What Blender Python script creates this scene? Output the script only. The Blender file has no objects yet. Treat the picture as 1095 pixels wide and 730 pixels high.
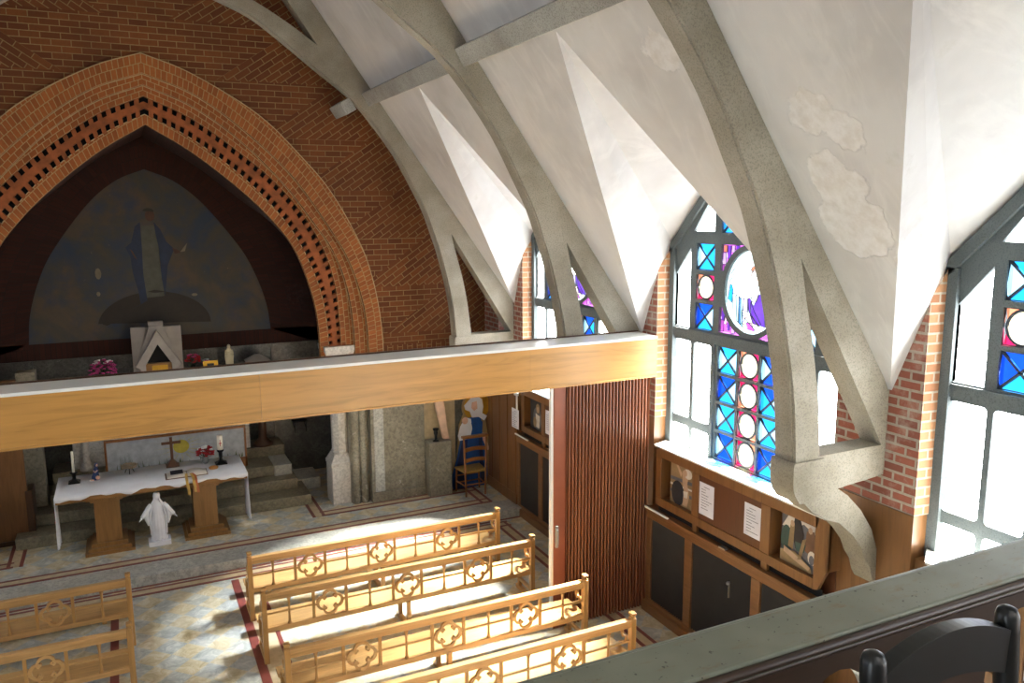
import bpy, bmesh, math, random
from mathutils import Vector, Matrix
from mathutils.geometry import tessellate_polygon
random.seed(7)
sc = bpy.context.scene
COL = sc.collection
PI = math.pi
CX = 0.44            # nave axis
BAY = 3.52
RIBS = [4.6 - 3.52, 4.6, 8.12, 11.64]
BAYS = [-0.68, 2.84, 6.36, 9.88]
PIER, GLASS, DADO = 5.58, 5.80, 5.41

# ------------------------------------------------------------------ materials
def node_mat(name):
    m = bpy.data.materials.new(name); m.use_nodes = True
    nt = m.node_tree; nt.nodes.clear()
    out = nt.nodes.new('ShaderNodeOutputMaterial')
    b = nt.nodes.new('ShaderNodeBsdfPrincipled')
    nt.links.new(b.outputs[0], out.inputs[0])
    return m, nt, b, out
def N(nt, t, **kw):
    n = nt.nodes.new(t)
    for k, v in kw.items(): setattr(n, k, v)
    return n
def setin(nt, n, k, v):
    if isinstance(v, bpy.types.NodeSocket): nt.links.new(v, n.inputs[k])
    else: n.inputs[k].default_value = v
def c4(c): return (c[0], c[1], c[2], 1.0)
def srgb(h):
    h = h.lstrip('#'); v = [int(h[i:i+2], 16)/255 for i in (0, 2, 4)]
    return tuple(x/12.92 if x <= .04045 else ((x+.055)/1.055)**2.4 for x in v)
def coord(nt, kind='Object', scale=(1, 1, 1), rot=(0, 0, 0)):
    tc = N(nt, 'ShaderNodeTexCoord'); mp = N(nt, 'ShaderNodeMapping')
    nt.links.new(tc.outputs[kind], mp.inputs[0])
    mp.inputs['Scale'].default_value = scale; mp.inputs['Rotation'].default_value = rot
    return mp.outputs[0]
def noise(nt, vec, scale, detail=4, rough=.55, dist=0):
    n = N(nt, 'ShaderNodeTexNoise'); nt.links.new(vec, n.inputs['Vector'])
    n.inputs['Scale'].default_value = scale; n.inputs['Detail'].default_value = detail
    n.inputs['Roughness'].default_value = rough; n.inputs['Distortion'].default_value = dist
    return n.outputs['Fac']
def ramp(nt, fac, stops):
    r = N(nt, 'ShaderNodeValToRGB'); nt.links.new(fac, r.inputs[0])
    e = r.color_ramp.elements
    while len(e) < len(stops): e.new(.5)
    for i, (p, c) in enumerate(stops):
        e[i].position = p; e[i].color = c4(c) if not isinstance(c, float) else (c, c, c, 1)
    return r.outputs[0]
def mix(nt, fac, a, b, mode='MIX'):
    m = N(nt, 'ShaderNodeMix', data_type='RGBA', blend_type=mode)
    setin(nt, m, 0, fac)
    for k, v in ((6, a), (7, b)):
        setin(nt, m, k, v if isinstance(v, bpy.types.NodeSocket) else c4(v))
    return m.outputs[2]
def bump(nt, b, h, strength=.3, dist=.01):
    n = N(nt, 'ShaderNodeBump'); nt.links.new(h, n.inputs['Height'])
    n.inputs['Strength'].default_value = strength; n.inputs['Distance'].default_value = dist
    nt.links.new(n.outputs[0], b.inputs['Normal'])
def simple(name, c, rough=.6, metal=0, var=.12, scale=6, bmp=0):
    m, nt, b, o = node_mat(name)
    v = coord(nt); f = noise(nt, v, scale)
    lo = tuple(x*(1-var*1.5) for x in c); hi = tuple(min(1, x*(1+var)) for x in c)
    nt.links.new(ramp(nt, f, [(.3, lo), (.7, hi)]), b.inputs['Base Color'])
    b.inputs['Roughness'].default_value = rough; b.inputs['Metallic'].default_value = metal
    if bmp: bump(nt, b, f, bmp)
    return m
def wood(name, c, axis=0, rough=.4, contrast=.35, scale=5):
    m, nt, b, o = node_mat(name)
    s = [9, 9, 9]; s[axis] = .7
    v = coord(nt, scale=tuple(s))
    f = noise(nt, v, scale*.5, 6, .6, 1.2)
    f2 = noise(nt, coord(nt), 1.1, 2)
    lo = tuple(x*(1-contrast) for x in c); hi = tuple(min(1, x*(1+contrast*.5)) for x in c)
    col = ramp(nt, f, [(.3, lo), (.5, c), (.72, hi)])
    col = mix(nt, ramp(nt, f2, [(.35, 0.0), (.75, .35)]), col, tuple(x*.6 for x in c))
    nt.links.new(col, b.inputs['Base Color']); b.inputs['Roughness'].default_value = rough
    bump(nt, b, f, .08, .004)
    return m
def concrete(name, c, dark, sp=.5):
    m, nt, b, o = node_mat(name)
    v = coord(nt)
    big = noise(nt, v, 1.3, 5, .6); fine = noise(nt, v, 85, 2, .6); mid = noise(nt, v, 14, 4, .7)
    col = mix(nt, ramp(nt, big, [(.35, 0.0), (.7, 1.0)]), c, dark)
    col = mix(nt, ramp(nt, fine, [(.36, .75*sp*2), (.5, 0.0)]), col, tuple(x*.35 for x in dark))
    col = mix(nt, ramp(nt, mid, [(.6, 0.0), (.8, .15)]), col, tuple(min(1, x*1.5) for x in c))
    nt.links.new(col, b.inputs['Base Color']); b.inputs['Roughness'].default_value = .9
    bump(nt, b, fine, .35, .006)
    return m
def brick(name, c1, c2, mortar, bw=.22, rh=.072, ms=.006, uv=True, offset=.5, dirt=.5, wash=None, salts=False):
    m, nt, b, o = node_mat(name)
    v = coord(nt, 'UV' if uv else 'Object')
    t = N(nt, 'ShaderNodeTexBrick'); nt.links.new(v, t.inputs['Vector'])
    t.inputs['Scale'].default_value = 1; t.inputs['Brick Width'].default_value = bw
    t.inputs['Row Height'].default_value = rh; t.inputs['Mortar Size'].default_value = ms
    t.inputs['Mortar Smooth'].default_value = .2; t.inputs['Bias'].default_value = 0
    t.inputs['Color1'].default_value = c4(c1); t.inputs['Color2'].default_value = c4(c2)
    t.inputs['Mortar'].default_value = c4(mortar); t.offset = offset
    ob = coord(nt)
    f = noise(nt, ob, .9, 4); g = noise(nt, ob, 30, 3)
    col = mix(nt, ramp(nt, f, [(.4, 0.0), (.75, dirt)]), t.outputs['Color'], tuple(x*.35 for x in c1))
    col = mix(nt, ramp(nt, g, [(.45, 0.0), (.8, .35)]), col, tuple(x*.5 for x in c1))
    if salts:
        geo = N(nt, 'ShaderNodeNewGeometry'); acc = None
        for (x, y, z, r) in ((2.35, 13.2, 4.55, .35), (2.62, 13.3, 3.95, .4), (2.72, 13.6, 3.3, .3)):
            d = N(nt, 'ShaderNodeVectorMath', operation='DISTANCE'); nt.links.new(geo.outputs['Position'], d.inputs[0]); d.inputs[1].default_value = (x, y, z)
            l = N(nt, 'ShaderNodeMapRange'); nt.links.new(d.outputs['Value'], l.inputs[0]); l.inputs[1].default_value = r+.55; l.inputs[2].default_value = r-.1; l.inputs[3].default_value = 0; l.inputs[4].default_value = 1
            if acc is None: acc = l.outputs[0]
            else:
                a = N(nt, 'ShaderNodeMath', operation='MAXIMUM'); nt.links.new(acc, a.inputs[0]); nt.links.new(l.outputs[0], a.inputs[1]); acc = a.outputs[0]
        mm = N(nt, 'ShaderNodeMath', operation='MULTIPLY'); nt.links.new(acc, mm.inputs[0]); nt.links.new(ramp(nt, noise(nt, ob, 16, 5, .8), [(.5, 0.0), (.62, 1.0)]), mm.inputs[1])
        col = mix(nt, mm.outputs[0], col, srgb('#8d8580'))
    if wash:
        w = noise(nt, ob, 4, 5, .7)
        col = mix(nt, ramp(nt, w, [(.52, 0.0), (.75, .6)]), col, wash)
    nt.links.new(col, b.inputs['Base Color']); b.inputs['Roughness'].default_value = .85
    inv = N(nt, 'ShaderNodeMath', operation='SUBTRACT'); inv.inputs[0].default_value = 1
    nt.links.new(t.outputs['Fac'], inv.inputs[1])
    bump(nt, b, inv.outputs[0], .7, .008)
    return m
def marble(name, c1, c2, vein, scale=2.2, rough=.35, vs=.5):
    m, nt, b, o = node_mat(name)
    v = coord(nt)
    f = noise(nt, v, scale, 8, .65, 1.0); g = noise(nt, v, scale*2.2, 6, .7, 2.0); h = noise(nt, v, 26, 4, .7)
    col = ramp(nt, f, [(.35, c1), (.65, c2)])
    col = mix(nt, ramp(nt, h, [(.4, .6), (.55, 0.0)]), col, tuple(x*.6 for x in c1))
    col = mix(nt, ramp(nt, g, [(.62, 0.0), (.66, vs), (.70, 0.0)]), col, vein)
    nt.links.new(col, b.inputs['Base Color']); b.inputs['Roughness'].default_value = rough
    return m
def plaster():
    m, nt, b, o = node_mat('painted_plaster')
    v = coord(nt)
    base = ramp(nt, noise(nt, v, .8, 4, .6), [(.3, srgb('#bcb8b4')), (.55, srgb('#d2cfcb')), (.75, srgb('#dad8d5'))])
    # pale water streaks down the slope
    s = noise(nt, coord(nt, scale=(.9, 3.2, .9)), 1.6, 6, .7, .6)
    col = mix(nt, ramp(nt, s, [(.5, 0.0), (.72, .5)]), base, srgb('#e4e1db'))
    f = noise(nt, v, 3.2, 6, .7)
    col = mix(nt, ramp(nt, f, [(.62, 0.0), (.8, .4)]), col, srgb('#a9a38f'))
    # damp patches where paint has flaked off
    geo = N(nt, 'ShaderNodeNewGeometry')
    total = None
    wob = noise(nt, v, 3.5, 5, .65)
    for (x, y, z, r) in ((4.09, 4.05, 5.42, .19), (4.22, 3.84, 5.28, .16), (4.42, 4.10, 4.95, .24), (4.62, 4.1, 4.66, .30),
                         (4.95, 3.62, 4.4, .32), (5.1, 3.75, 4.1, .26), (5.1, 7.2, 4.35, .28), (4.3, 4.95, 4.6, .2), (3.6, 5.2, 5.9, .22)):
        d = N(nt, 'ShaderNodeVectorMath', operation='DISTANCE'); nt.links.new(geo.outputs['Position'], d.inputs[0])
        d.inputs[1].default_value = (x, y, z)
        a = N(nt, 'ShaderNodeMath', operation='MULTIPLY_ADD'); nt.links.new(wob, a.inputs[0])
        a.inputs[1].default_value = .35; nt.links.new(d.outputs['Value'], a.inputs[2])
        l = N(nt, 'ShaderNodeMapRange'); nt.links.new(a.outputs[0], l.inputs[0])
        l.inputs[1].default_value = r+.17; l.inputs[2].default_value = r+.15; l.inputs[3].default_value = 0; l.inputs[4].default_value = 1
        if total is None: total = l.outputs[0]
        else:
            mx = N(nt, 'ShaderNodeMath', operation='MAXIMUM'); nt.links.new(total, mx.inputs[0]); nt.links.new(l.outputs[0], mx.inputs[1]); total = mx.outputs[0]
    patch = ramp(nt, noise(nt, v, 9, 6, .7), [(.35, srgb('#d3ccc2')), (.6, srgb('#eeebe7'))])
    mm = N(nt, 'ShaderNodeMath', operation='MULTIPLY'); nt.links.new(total, mm.inputs[0]); mm.inputs[1].default_value = .6
    col = mix(nt, mm.outputs[0], col, patch)
    nt.links.new(col, b.inputs['Base Color']); b.inputs['Roughness'].default_value = .9
    hb = N(nt, 'ShaderNodeMath', operation='MULTIPLY_ADD'); nt.links.new(noise(nt, v, 12, 5), hb.inputs[0]); hb.inputs[1].default_value = .25
    sub = N(nt, 'ShaderNodeMath', operation='MULTIPLY'); nt.links.new(total, sub.inputs[0]); sub.inputs[1].default_value = -1
    nt.links.new(sub.outputs[0], hb.inputs[2])
    bump(nt, b, hb.outputs[0], .5, .012)
    return m
def glow(name, c, strength, through=.35):
    """window glass: emission stands in for daylight, and it lets the sun through in its own colour"""
    m = bpy.data.materials.new(name); m.use_nodes = True; nt = m.node_tree; nt.nodes.clear()
    out = N(nt, 'ShaderNodeOutputMaterial'); e = N(nt, 'ShaderNodeEmission'); t = N(nt, 'ShaderNodeBsdfTransparent')
    f = noise(nt, coord(nt), 7, 3)
    lo = tuple(x*.72 for x in c)
    nt.links.new(ramp(nt, f, [(.35, lo), (.65, c)]), e.inputs[0]); e.inputs[1].default_value = strength
    t.inputs[0].default_value = c4(c)
    mx = N(nt, 'ShaderNodeMixShader'); mx.inputs[0].default_value = through
    nt.links.new(e.outputs[0], mx.inputs[1]); nt.links.new(t.outputs[0], mx.inputs[2]); nt.links.new(mx.outputs[0], out.inputs[0])
    return m
def floor_tiles():
    m, nt, b, o = node_mat('marble_floor_tiles')
    v = coord(nt, rot=(0, 0, PI/4))
    ch = N(nt, 'ShaderNodeTexBrick'); nt.links.new(v, ch.inputs['Vector']); ch.offset = 0
    for k, val in (('Scale', 1), ('Brick Width', .25), ('Row Height', .25), ('Mortar Size', .004), ('Mortar Smooth', .1), ('Bias', 0)): ch.inputs[k].default_value = val
    ch.inputs['Color1'].default_value = (0, 0, 0, 1); ch.inputs['Color2'].default_value = (1, 1, 1, 1); ch.inputs['Mortar'].default_value = (.5, .5, .5, 1)
    ck = N(nt, 'ShaderNodeTexChecker'); nt.links.new(v, ck.inputs['Vector']); ck.inputs['Scale'].default_value = 4
    n1 = noise(nt, coord(nt), 7, 6, .7, 1)
    yel = ramp(nt, n1, [(.3, srgb('#a3946f')), (.5, srgb('#c2b591')), (.68, srgb('#d8d3c2'))])
    gry = ramp(nt, n1, [(.3, srgb('#828a88')), (.5, srgb('#a9afac')), (.68, srgb('#d2d3ca'))])
    pick = N(nt, 'ShaderNodeMath', operation='MULTIPLY_ADD'); nt.links.new(ch.outputs['Color'], pick.inputs[0]); pick.inputs[1].default_value = .45
    nt.links.new(ck.outputs['Fac'], pick.inputs[2])
    fac = ramp(nt, pick.outputs[0], [(.35, 0.0), (.95, 1.0)])
    col = mix(nt, fac, gry, yel)
    col = mix(nt, ramp(nt, noise(nt, coord(nt), 1.3, 4), [(.4, 0.0), (.8, .35)]), col, srgb('#d8d4c4'))
    nt.links.new(col, b.inputs['Base Color']); b.inputs['Roughness'].default_value = .38
    return m

M = {}
M['concrete'] = concrete('rib_concrete', srgb('#a39d90'), srgb('#7d7666'), .25)
M['concrete_light'] = concrete('purlin_concrete', srgb('#b5b5ae'), srgb('#8d8b82'), .35)
M['frame'] = concrete('window_frame_concrete', srgb('#677072'), srgb('#50585a'), .3)
M['lead'] = simple('window_lead', srgb('#3a4450'), .6)
M['plaster'] = plaster()
M['brick_wall'] = brick('herringbone_brick', srgb('#7a441c'), srgb('#5e3012'), srgb('#92784c'), .23, .082, .006)
M['brick_arch'] = brick('arch_brick', srgb('#9c5a26'), srgb('#82461c'), srgb('#a08456'), .075, .13, .006, offset=.5, dirt=.25)
M['brick_arch2'] = brick('arch_brick_long', srgb('#985624'), srgb('#80461c'), srgb('#a4885a'), .11, .075, .006, dirt=.25)
M['brick_pier'] = brick('pier_brick', srgb('#9a5a48'), srgb('#7c4638'), srgb('#a39a8c'), .2, .078, .012, wash=srgb('#b9aea2'), dirt=.3)
M['brick_jamb'] = brick('jamb_brick', srgb('#b98a62'), srgb('#a06b4a'), srgb('#b5aa98'), .2, .078, .010, dirt=.2)
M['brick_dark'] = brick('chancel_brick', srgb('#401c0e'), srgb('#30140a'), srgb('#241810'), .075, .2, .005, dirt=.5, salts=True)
M['marble_grey'] = marble('grey_brown_marble', srgb('#7f7a6a'), srgb('#a09a88'), srgb('#e4e0d6'), 1.6, .3, .6)
M['marble_dark'] = marble('dark_marble', srgb('#4c4b46'), srgb('#6a6962'), srgb('#a8a69e'), 3, .3, .4)
M['marble_white'] = marble('white_marble', srgb('#cdc9c0'), srgb('#dcd9d2'), srgb('#bcb8b0'), 1.5, .45, .2)
M['marble_band'] = marble('pale_marble_band', srgb('#a3a59f'), srgb('#c3c3ba'), srgb('#8b8b84'), 3, .35, .4)
M['step_stone'] = marble('step_granite', srgb('#77705c'), srgb('#8f8870'), srgb('#b6b09a'), 6, .45, .3)
M['floor'] = floor_tiles()
M['red_tile'] = simple('red_border_tile', srgb('#7c4038'), .4)
M['cream_tile'] = simple('cream_border_tile', srgb('#c0b08e'), .4, scale=12)
M['pew'] = wood('pew_oak', srgb('#c39a62'), 0, .38, .25)
M['pew_v'] = wood('pew_oak_upright_shaded', srgb('#b88c52'), 2, .38, .25)  # uprights coloured a little darker for the shade on the pew backs
M['fascia'] = wood('fascia_veneer', srgb('#b98a4a'), 0, .3, .3, 3)
M['altar_wood'] = wood('altar_oak', srgb('#8a6436'), 2, .4, .25)
M['altar_wood_h'] = wood('altar_oak_top', srgb('#906634'), 0, .4, .25)
M['dado'] = wood('dado_oak', srgb('#775230'), 2, .35, .3)
M['dado_h'] = wood('dado_oak_rail', srgb('#7a5534'), 1, .35, .3)
M['dado_red'] = wood('dado_back_panel', srgb('#5a3420'), 2, .4, .2)
M['dark_wood'] = wood('dark_oak', srgb('#4a2f1a'), 2, .4, .3)
M['rail_wood'] = wood('rail_underside_oak', srgb('#3a281a'), 0, .4, .3)
M['black_chair'] = simple('black_lacquer', srgb('#1d1f1f'), .28, var=.2)
M['black'] = simple('blackened_metal', srgb('#1c1c1c'), .45, .6)
M['void'] = simple('painted_gap_shade', (.008, .007, .006), .9)  # near-black colour standing in for deep shade in gaps and recesses
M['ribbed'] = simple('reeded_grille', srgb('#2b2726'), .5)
M['ribbed_lit'] = simple('reeded_grille_lit_side', srgb('#4a423e'), .4)  # paler tone on alternate reed faces paints the light catching the ribs
M['white_paint'] = simple('white_gloss_paint', srgb('#f2f5f3'), .22, var=.02)
M['ledge'] = simple('white_ledge', srgb('#e6e6e0'), .3, var=.04)
M['cloth'] = simple('white_linen', srgb('#eceef2'), .85, var=.03)
M['paper'] = simple('paper', srgb('#dfe3ee'), .8, var=.03)
M['ink'] = simple('grey_print', srgb('#7c8494'), .8)
M['red'] = simple('red_petals', srgb('#b01820'), .6, var=.3)
M['pink'] = simple('pink_petals', srgb('#c84a8a'), .6, var=.3)
M['white_petal'] = simple('white_petals', srgb('#eeeeea'), .6)
M['leaf'] = simple('leaf_green', srgb('#2c4a26'), .6, var=.3)
M['statue'] = simple('white_plaster_cast', srgb('#e4e6ea'), .55, var=.05)
M['cream_statue'] = simple('cream_plaster_cast', srgb('#d8cfae'), .6)
M['blue_paint'] = simple('blue_paint', srgb('#1d4f92'), .55, var=.2)
M['blue_dark'] = simple('dark_blue_paint', srgb('#1c2f5c'), .55)
M['skin'] = simple('painted_flesh', srgb('#d8b098'), .6)
M['gold'] = simple('gilt', srgb('#c49a38'), .35, .7)
M['tan'] = simple('tan_board', srgb('#9d8458'), .7)
M['brass'] = simple('brass', srgb('#9c7c46'), .3, .8)
M['silver'] = simple('worn_steel', srgb('#a0a09c'), .35, .8)
M['tabernacle'] = simple('grey_limestone', srgb('#a39c94'), .7, var=.08)
M['candle'] = simple('candle_wax', srgb('#e8e2d0'), .5, var=.03)
M['pink_candle'] = simple('pale_peach_wax', srgb('#d9b79c'), .5)
M['door_skin'] = simple('brown_vinyl', srgb('#8a4f38'), .45, var=.06)
M['straw'] = simple('woven_rush', srgb('#a88848'), .8, var=.3, scale=60, bmp=.5)
M['chair_wood'] = wood('chair_beech', srgb('#8f5a2c'), 2, .4, .25)
M['cross'] = wood('walnut', srgb('#64402a'), 2, .4, .2)
M['page'] = simple('book_page', srgb('#dcd6c8'), .8, var=.05)
M['ribbon'] = simple('gold_ribbon', srgb('#c8a454'), .6)
M['orange_ribbon'] = simple('orange_ribbon', srgb('#b8683c'), .6)
M['thorn'] = simple('dry_twig', srgb('#a89478'), .9, var=.3)
M['bread'] = simple('polished_brown', srgb('#b07a3c'), .4)
def rail_top():
    m, nt, b, o = node_mat('worn_grey_green_rail')
    v = coord(nt, scale=(1, 3, 1)); f = noise(nt, v, 9, 6, .7); g = noise(nt, coord(nt), 70, 2)
    col = ramp(nt, noise(nt, coord(nt), 3, 3), [(.3, srgb('#666b5e')), (.7, srgb('#828778'))])
    col = mix(nt, ramp(nt, f, [(.56, 0.0), (.7, .7)]), col, srgb('#75603f'))
    col = mix(nt, ramp(nt, g, [(.27, .8), (.32, 0.0)]), col, srgb('#2a261e'))
    nt.links.new(col, b.inputs['Base Color']); b.inputs['Roughness'].default_value = .38
    return m
M['rail_top'] = rail_top()
def pleat_mat():
    m, nt, b, o = node_mat('pleated_brown_vinyl')
    f = noise(nt, coord(nt, scale=(14, 14, .4)), 1.2, 3)
    nt.links.new(ramp(nt, f, [(.3, srgb('#6a3c26')), (.7, srgb('#875438'))]), b.inputs['Base Color'])
    b.inputs['Roughness'].default_value = .3
    return m
M['pleat'] = pleat_mat()
def mural_mat():
    m, nt, b, o = node_mat('painted_sky_mural')
    v = coord(nt)
    f = noise(nt, v, 1.1, 5, .6, .4); g = noise(nt, v, 2.6, 5, .65)
    col = ramp(nt, f, [(.35, srgb('#36404e')), (.5, srgb('#4a463f')), (.65, srgb('#5e4e3e'))])
    col = mix(nt, ramp(nt, g, [(.45, 0.0), (.7, .8)]), col, srgb('#2f3d54'))
    h = noise(nt, v, 14, 4, .7)
    col = mix(nt, ramp(nt, h, [(.7, 0.0), (.78, .5)]), col, srgb('#a89880'))
    nt.links.new(col, b.inputs['Base Color']); b.inputs['Roughness'].default_value = .7
    return m
M['mural'] = mural_mat()
for k, h in (('mu_blue', '#1e2d48'), ('mu_cream', '#55554a'), ('mu_skin', '#54362a'), ('mu_brown', '#2a221a'), ('mu_pale', '#807460'),
             ('mu_green', '#2a2a20'), ('p_dark', '#23242a'), ('p_brown', '#6c4f3a'), ('p_skin', '#b59a80'), ('p_white', '#cfcac0'), ('p_teal', '#35504c'),
             ('p_sand', '#8a7656'), ('p_grey', '#5e6068'), ('sun', '#b8a840'), ('grass', '#56603c'), ('board', '#a9adb0')):
    M[k] = simple('paint_'+k, srgb(h), .6, var=.15, scale=9)
GL = {
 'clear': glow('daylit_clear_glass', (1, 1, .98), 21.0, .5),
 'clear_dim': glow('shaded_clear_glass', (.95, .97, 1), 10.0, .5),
 'yellow': glow('pale_yellow_glass', (1, .85, .55), 1.0, .30),
 'blue': glow('cobalt_glass', (.01, .08, .80), 1.2, .30),
 'sky': glow('azure_glass', (.02, .36, 1.0), 1.9, .30),
 'pale': glow('pale_blue_glass', (.36, .74, 1.0), 2.0, .30),
 'red': glow('ruby_glass', (.80, .02, .12), 1.1, .30),
 'orange': glow('coral_glass', (1.0, .30, .16), 1.3, .30),
 'purple': glow('violet_glass', (.22, .08, .65), 1.0, .30),
 'magenta': glow('magenta_glass', (.60, .12, .62), 1.2, .30),
 'lilac': glow('lilac_glass', (.74, .6, .95), 1.3, .30),
 'flesh': glow('flesh_glass', (1, .80, .76), 1.6, .30),
 'ice': glow('ice_glass', (.72, .93, .96), 1.7, .30),
}

# ------------------------------------------------------------------ mesh builder
class MB:
    def __init__(s): s.v = []; s.f = []; s.m = []; s.uv = []; s.sm = []
    def face(s, pts, mi=0, uv=None, smooth=False):
        i = len(s.v); s.v += [tuple(p) for p in pts]
        s.f.append(tuple(range(i, i+len(pts)))); s.m.append(mi); s.uv.append(uv); s.sm.append(smooth)
    def mesh(s, vs, fs, mi=0, smooth=False):
        i = len(s.v); s.v += [tuple(p) for p in vs]
        for f in fs: s.f.append(tuple(i+k for k in f)); s.m.append(mi); s.uv.append(None); s.sm.append(smooth)
    def box(s, x0, x1, y0, y1, z0, z1, mi=0, rot=None, about=None):
        vs = [Vector((x, y, z)) for z in (z0, z1) for y in (y0, y1) for x in (x0, x1)]
        if rot:
            c = Vector(about) if about else Vector(((x0+x1)/2, (y0+y1)/2, (z0+z1)/2))
            vs = [c + rot @ (v-c) for v in vs]
        s.mesh(vs, [(0, 2, 3, 1), (4, 5, 7, 6), (0, 1, 5, 4), (2, 6, 7, 3), (0, 4, 6, 2), (1, 3, 7, 5)], mi)
    def prism(s, poly, h0, h1, axis=1, mi=0, holes=()):
        """extrude a 2-D polygon along an axis; poly coords are the two other axes in order"""
        loops = [list(poly)] + [list(h) for h in holes]
        def P(p, h):
            if axis == 0: return (h, p[0], p[1])
            if axis == 1: return (p[0], h, p[1])
            return (p[0], p[1], h)
        flat = [p for l in loops for p in l]
        tris = tessellate_polygon([[Vector((p[0], p[1], 0)) for p in l] for l in loops])
        n = len(flat)
        vs = [P(p, h0) for p in flat] + [P(p, h1) for p in flat]
        fs = []
        for t in tris: fs.append(tuple(t)); fs.append(tuple(n+k for k in reversed(t)))
        o = 0
        for l in loops:
            L = len(l)
            for k in range(L):
                a, b = o+k, o+(k+1) % L
                fs.append((a, b, n+b, n+a))
            o += L
        s.mesh(vs, fs, mi)
    def tube(s, path, r, n=8, mi=0, cap=True, flat=1.0):
        pts = [Vector(p) for p in path]; rs = r if isinstance(r, (list, tuple)) else [r]*len(pts)
        vs = []; up = None
        for i, p in enumerate(pts):
            t = (pts[min(i+1, len(pts)-1)] - pts[max(i-1, 0)]).normalized()
            if up is None:
                up = Vector((0, 0, 1)) if abs(t.z) < .9 else Vector((1, 0, 0))
            a = t.cross(up)
            if a.length < 1e-4: a = t.cross(Vector((1, 0, 0)))
            a.normalize(); b = a.cross(t).normalized(); up = b
            for k in range(n):
                w = 2*PI*k/n
                vs.append(p + a*(math.cos(w)*rs[i]) + b*(math.sin(w)*rs[i]*flat))
        fs = []
        for i in range(len(pts)-1):
            for k in range(n):
                fs.append((i*n+k, i*n+(k+1) % n, (i+1)*n+(k+1) % n, (i+1)*n+k))
        if cap: fs.append(tuple(range(n-1, -1, -1))); fs.append(tuple((len(pts)-1)*n+k for k in range(n)))
        s.mesh(vs, fs, mi, True)
    def lathe(s, c, prof, n=16, mi=0, sx=1, sy=1, rot=0, smooth=True):
        vs = []; fs = []
        for (r, z) in prof:
            for k in range(n):
                w = 2*PI*k/n + rot
                vs.append((c[0]+r*sx*math.cos(w), c[1]+r*sy*math.sin(w), c[2]+z))
        for i in range(len(prof)-1):
            for k in range(n): fs.append((i*n+k, i*n+(k+1) % n, (i+1)*n+(k+1) % n, (i+1)*n+k))
        fs.append(tuple(range(n-1, -1, -1))); fs.append(tuple((len(prof)-1)*n+k for k in range(n)))
        s.mesh(vs, fs, mi, smooth)
    def loft(s, rings, n=28, mi=0, folds=0, famp=0.0):
        """rings: (cx, cy, z, rx, ry[, foldscale])"""
        vs = []; fs = []
        for j, R in enumerate(rings):
            cx, cy, z, rx, ry = R[:5]; fa = famp*(R[5] if len(R) > 5 else 1)
            for k in range(n):
                w = 2*PI*k/n
                q = 1 + fa*math.sin(folds*w + .35*j*.3) if folds else 1
                vs.append((cx+rx*q*math.cos(w), cy+ry*q*math.sin(w), z))
        for i in range(len(rings)-1):
            for k in range(n): fs.append((i*n+k, i*n+(k+1) % n, (i+1)*n+(k+1) % n, (i+1)*n+k))
        fs.append(tuple(range(n-1, -1, -1))); fs.append(tuple((len(rings)-1)*n+k for k in range(n)))
        s.mesh(vs, fs, mi, True)
    def ball(s, c, rx, ry=None, rz=None, mi=0, n=12, m=8):
        ry = ry or rx; rz = rz or rx
        prof = [(math.sin(PI*i/m), -math.cos(PI*i/m)) for i in range(m+1)]
        vs = []; fs = []
        for (r, z) in prof[1:-1]:
            for k in range(n):
                w = 2*PI*k/n; vs.append((c[0]+rx*r*math.cos(w), c[1]+ry*r*math.sin(w), c[2]+rz*z))
        R = m-1
        for i in range(R-1):
            for k in range(n): fs.append((i*n+k, i*n+(k+1) % n, (i+1)*n+(k+1) % n, (i+1)*n+k))
        b = len(vs); vs.append((c[0], c[1], c[2]-rz)); vs.append((c[0], c[1], c[2]+rz))
        for k in range(n): fs.append((b, (k+1) % n, k)); fs.append((b+1, (R-1)*n+k, (R-1)*n+(k+1) % n))
        s.mesh(vs, fs, mi, True)
    def build(s, name, mats, parent=None, bevel=0, normals=True, loc=None):
        me = bpy.data.meshes.new(name)
        off = Vector(loc) if loc else Vector((0, 0, 0))
        me.from_pydata([Vector(v)-off for v in s.v], [], s.f)
        if not isinstance(mats, (list, tuple)): mats = [mats]
        for m in mats: me.materials.append(m)
        me.polygons.foreach_set('material_index', s.m)
        me.polygons.foreach_set('use_smooth', s.sm)
        if any(u is not None for u in s.uv):
            ul = me.uv_layers.new(name='UVMap')
            for p, u in zip(me.polygons, s.uv):
                if u:
                    for li, q in zip(p.loop_indices, u): ul.data[li].uv = q
        me.update()
        if normals:
            bm = bmesh.new(); bm.from_mesh(me)
            bmesh.ops.recalc_face_normals(bm, faces=bm.faces); bm.to_mesh(me); bm.free()
        o = bpy.data.objects.new(name, me); COL.objects.link(o)
        if loc: o.location = off
        if parent: o.parent = parent
        if bevel:
            b = o.modifiers.new('bevel', 'BEVEL'); b.width = bevel; b.segments = 2; b.limit_method = 'ANGLE'; b.angle_limit = math.radians(40)
        return o
def empty(name, loc=(0, 0, 0)):
    o = bpy.data.objects.new(name, None); COL.objects.link(o); o.location = loc; o.empty_display_size = .1
    return o
def tag(o, label, cat, group=None, kind=None):
    o['label'] = label; o['category'] = cat
    if group: o['group'] = group
    if kind: o['kind'] = kind
    return o
def struct(o, label=None, cat=None):
    o['kind'] = 'structure'
    if label: o['label'] = label
    if cat: o['category'] = cat
    return o
def kids(o): return [c for c in bpy.data.objects if c.parent is o]
def copy_tree(o, parent=None, CH=None):
    c = o.copy(); COL.objects.link(c)
    if parent: c.parent = parent
    for ch in kids(o): copy_tree(ch, c)
    return c
def thing(name, label, cat, base, group=None):
    o = empty(name, base); tag(o, label, cat, group); return o
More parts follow.
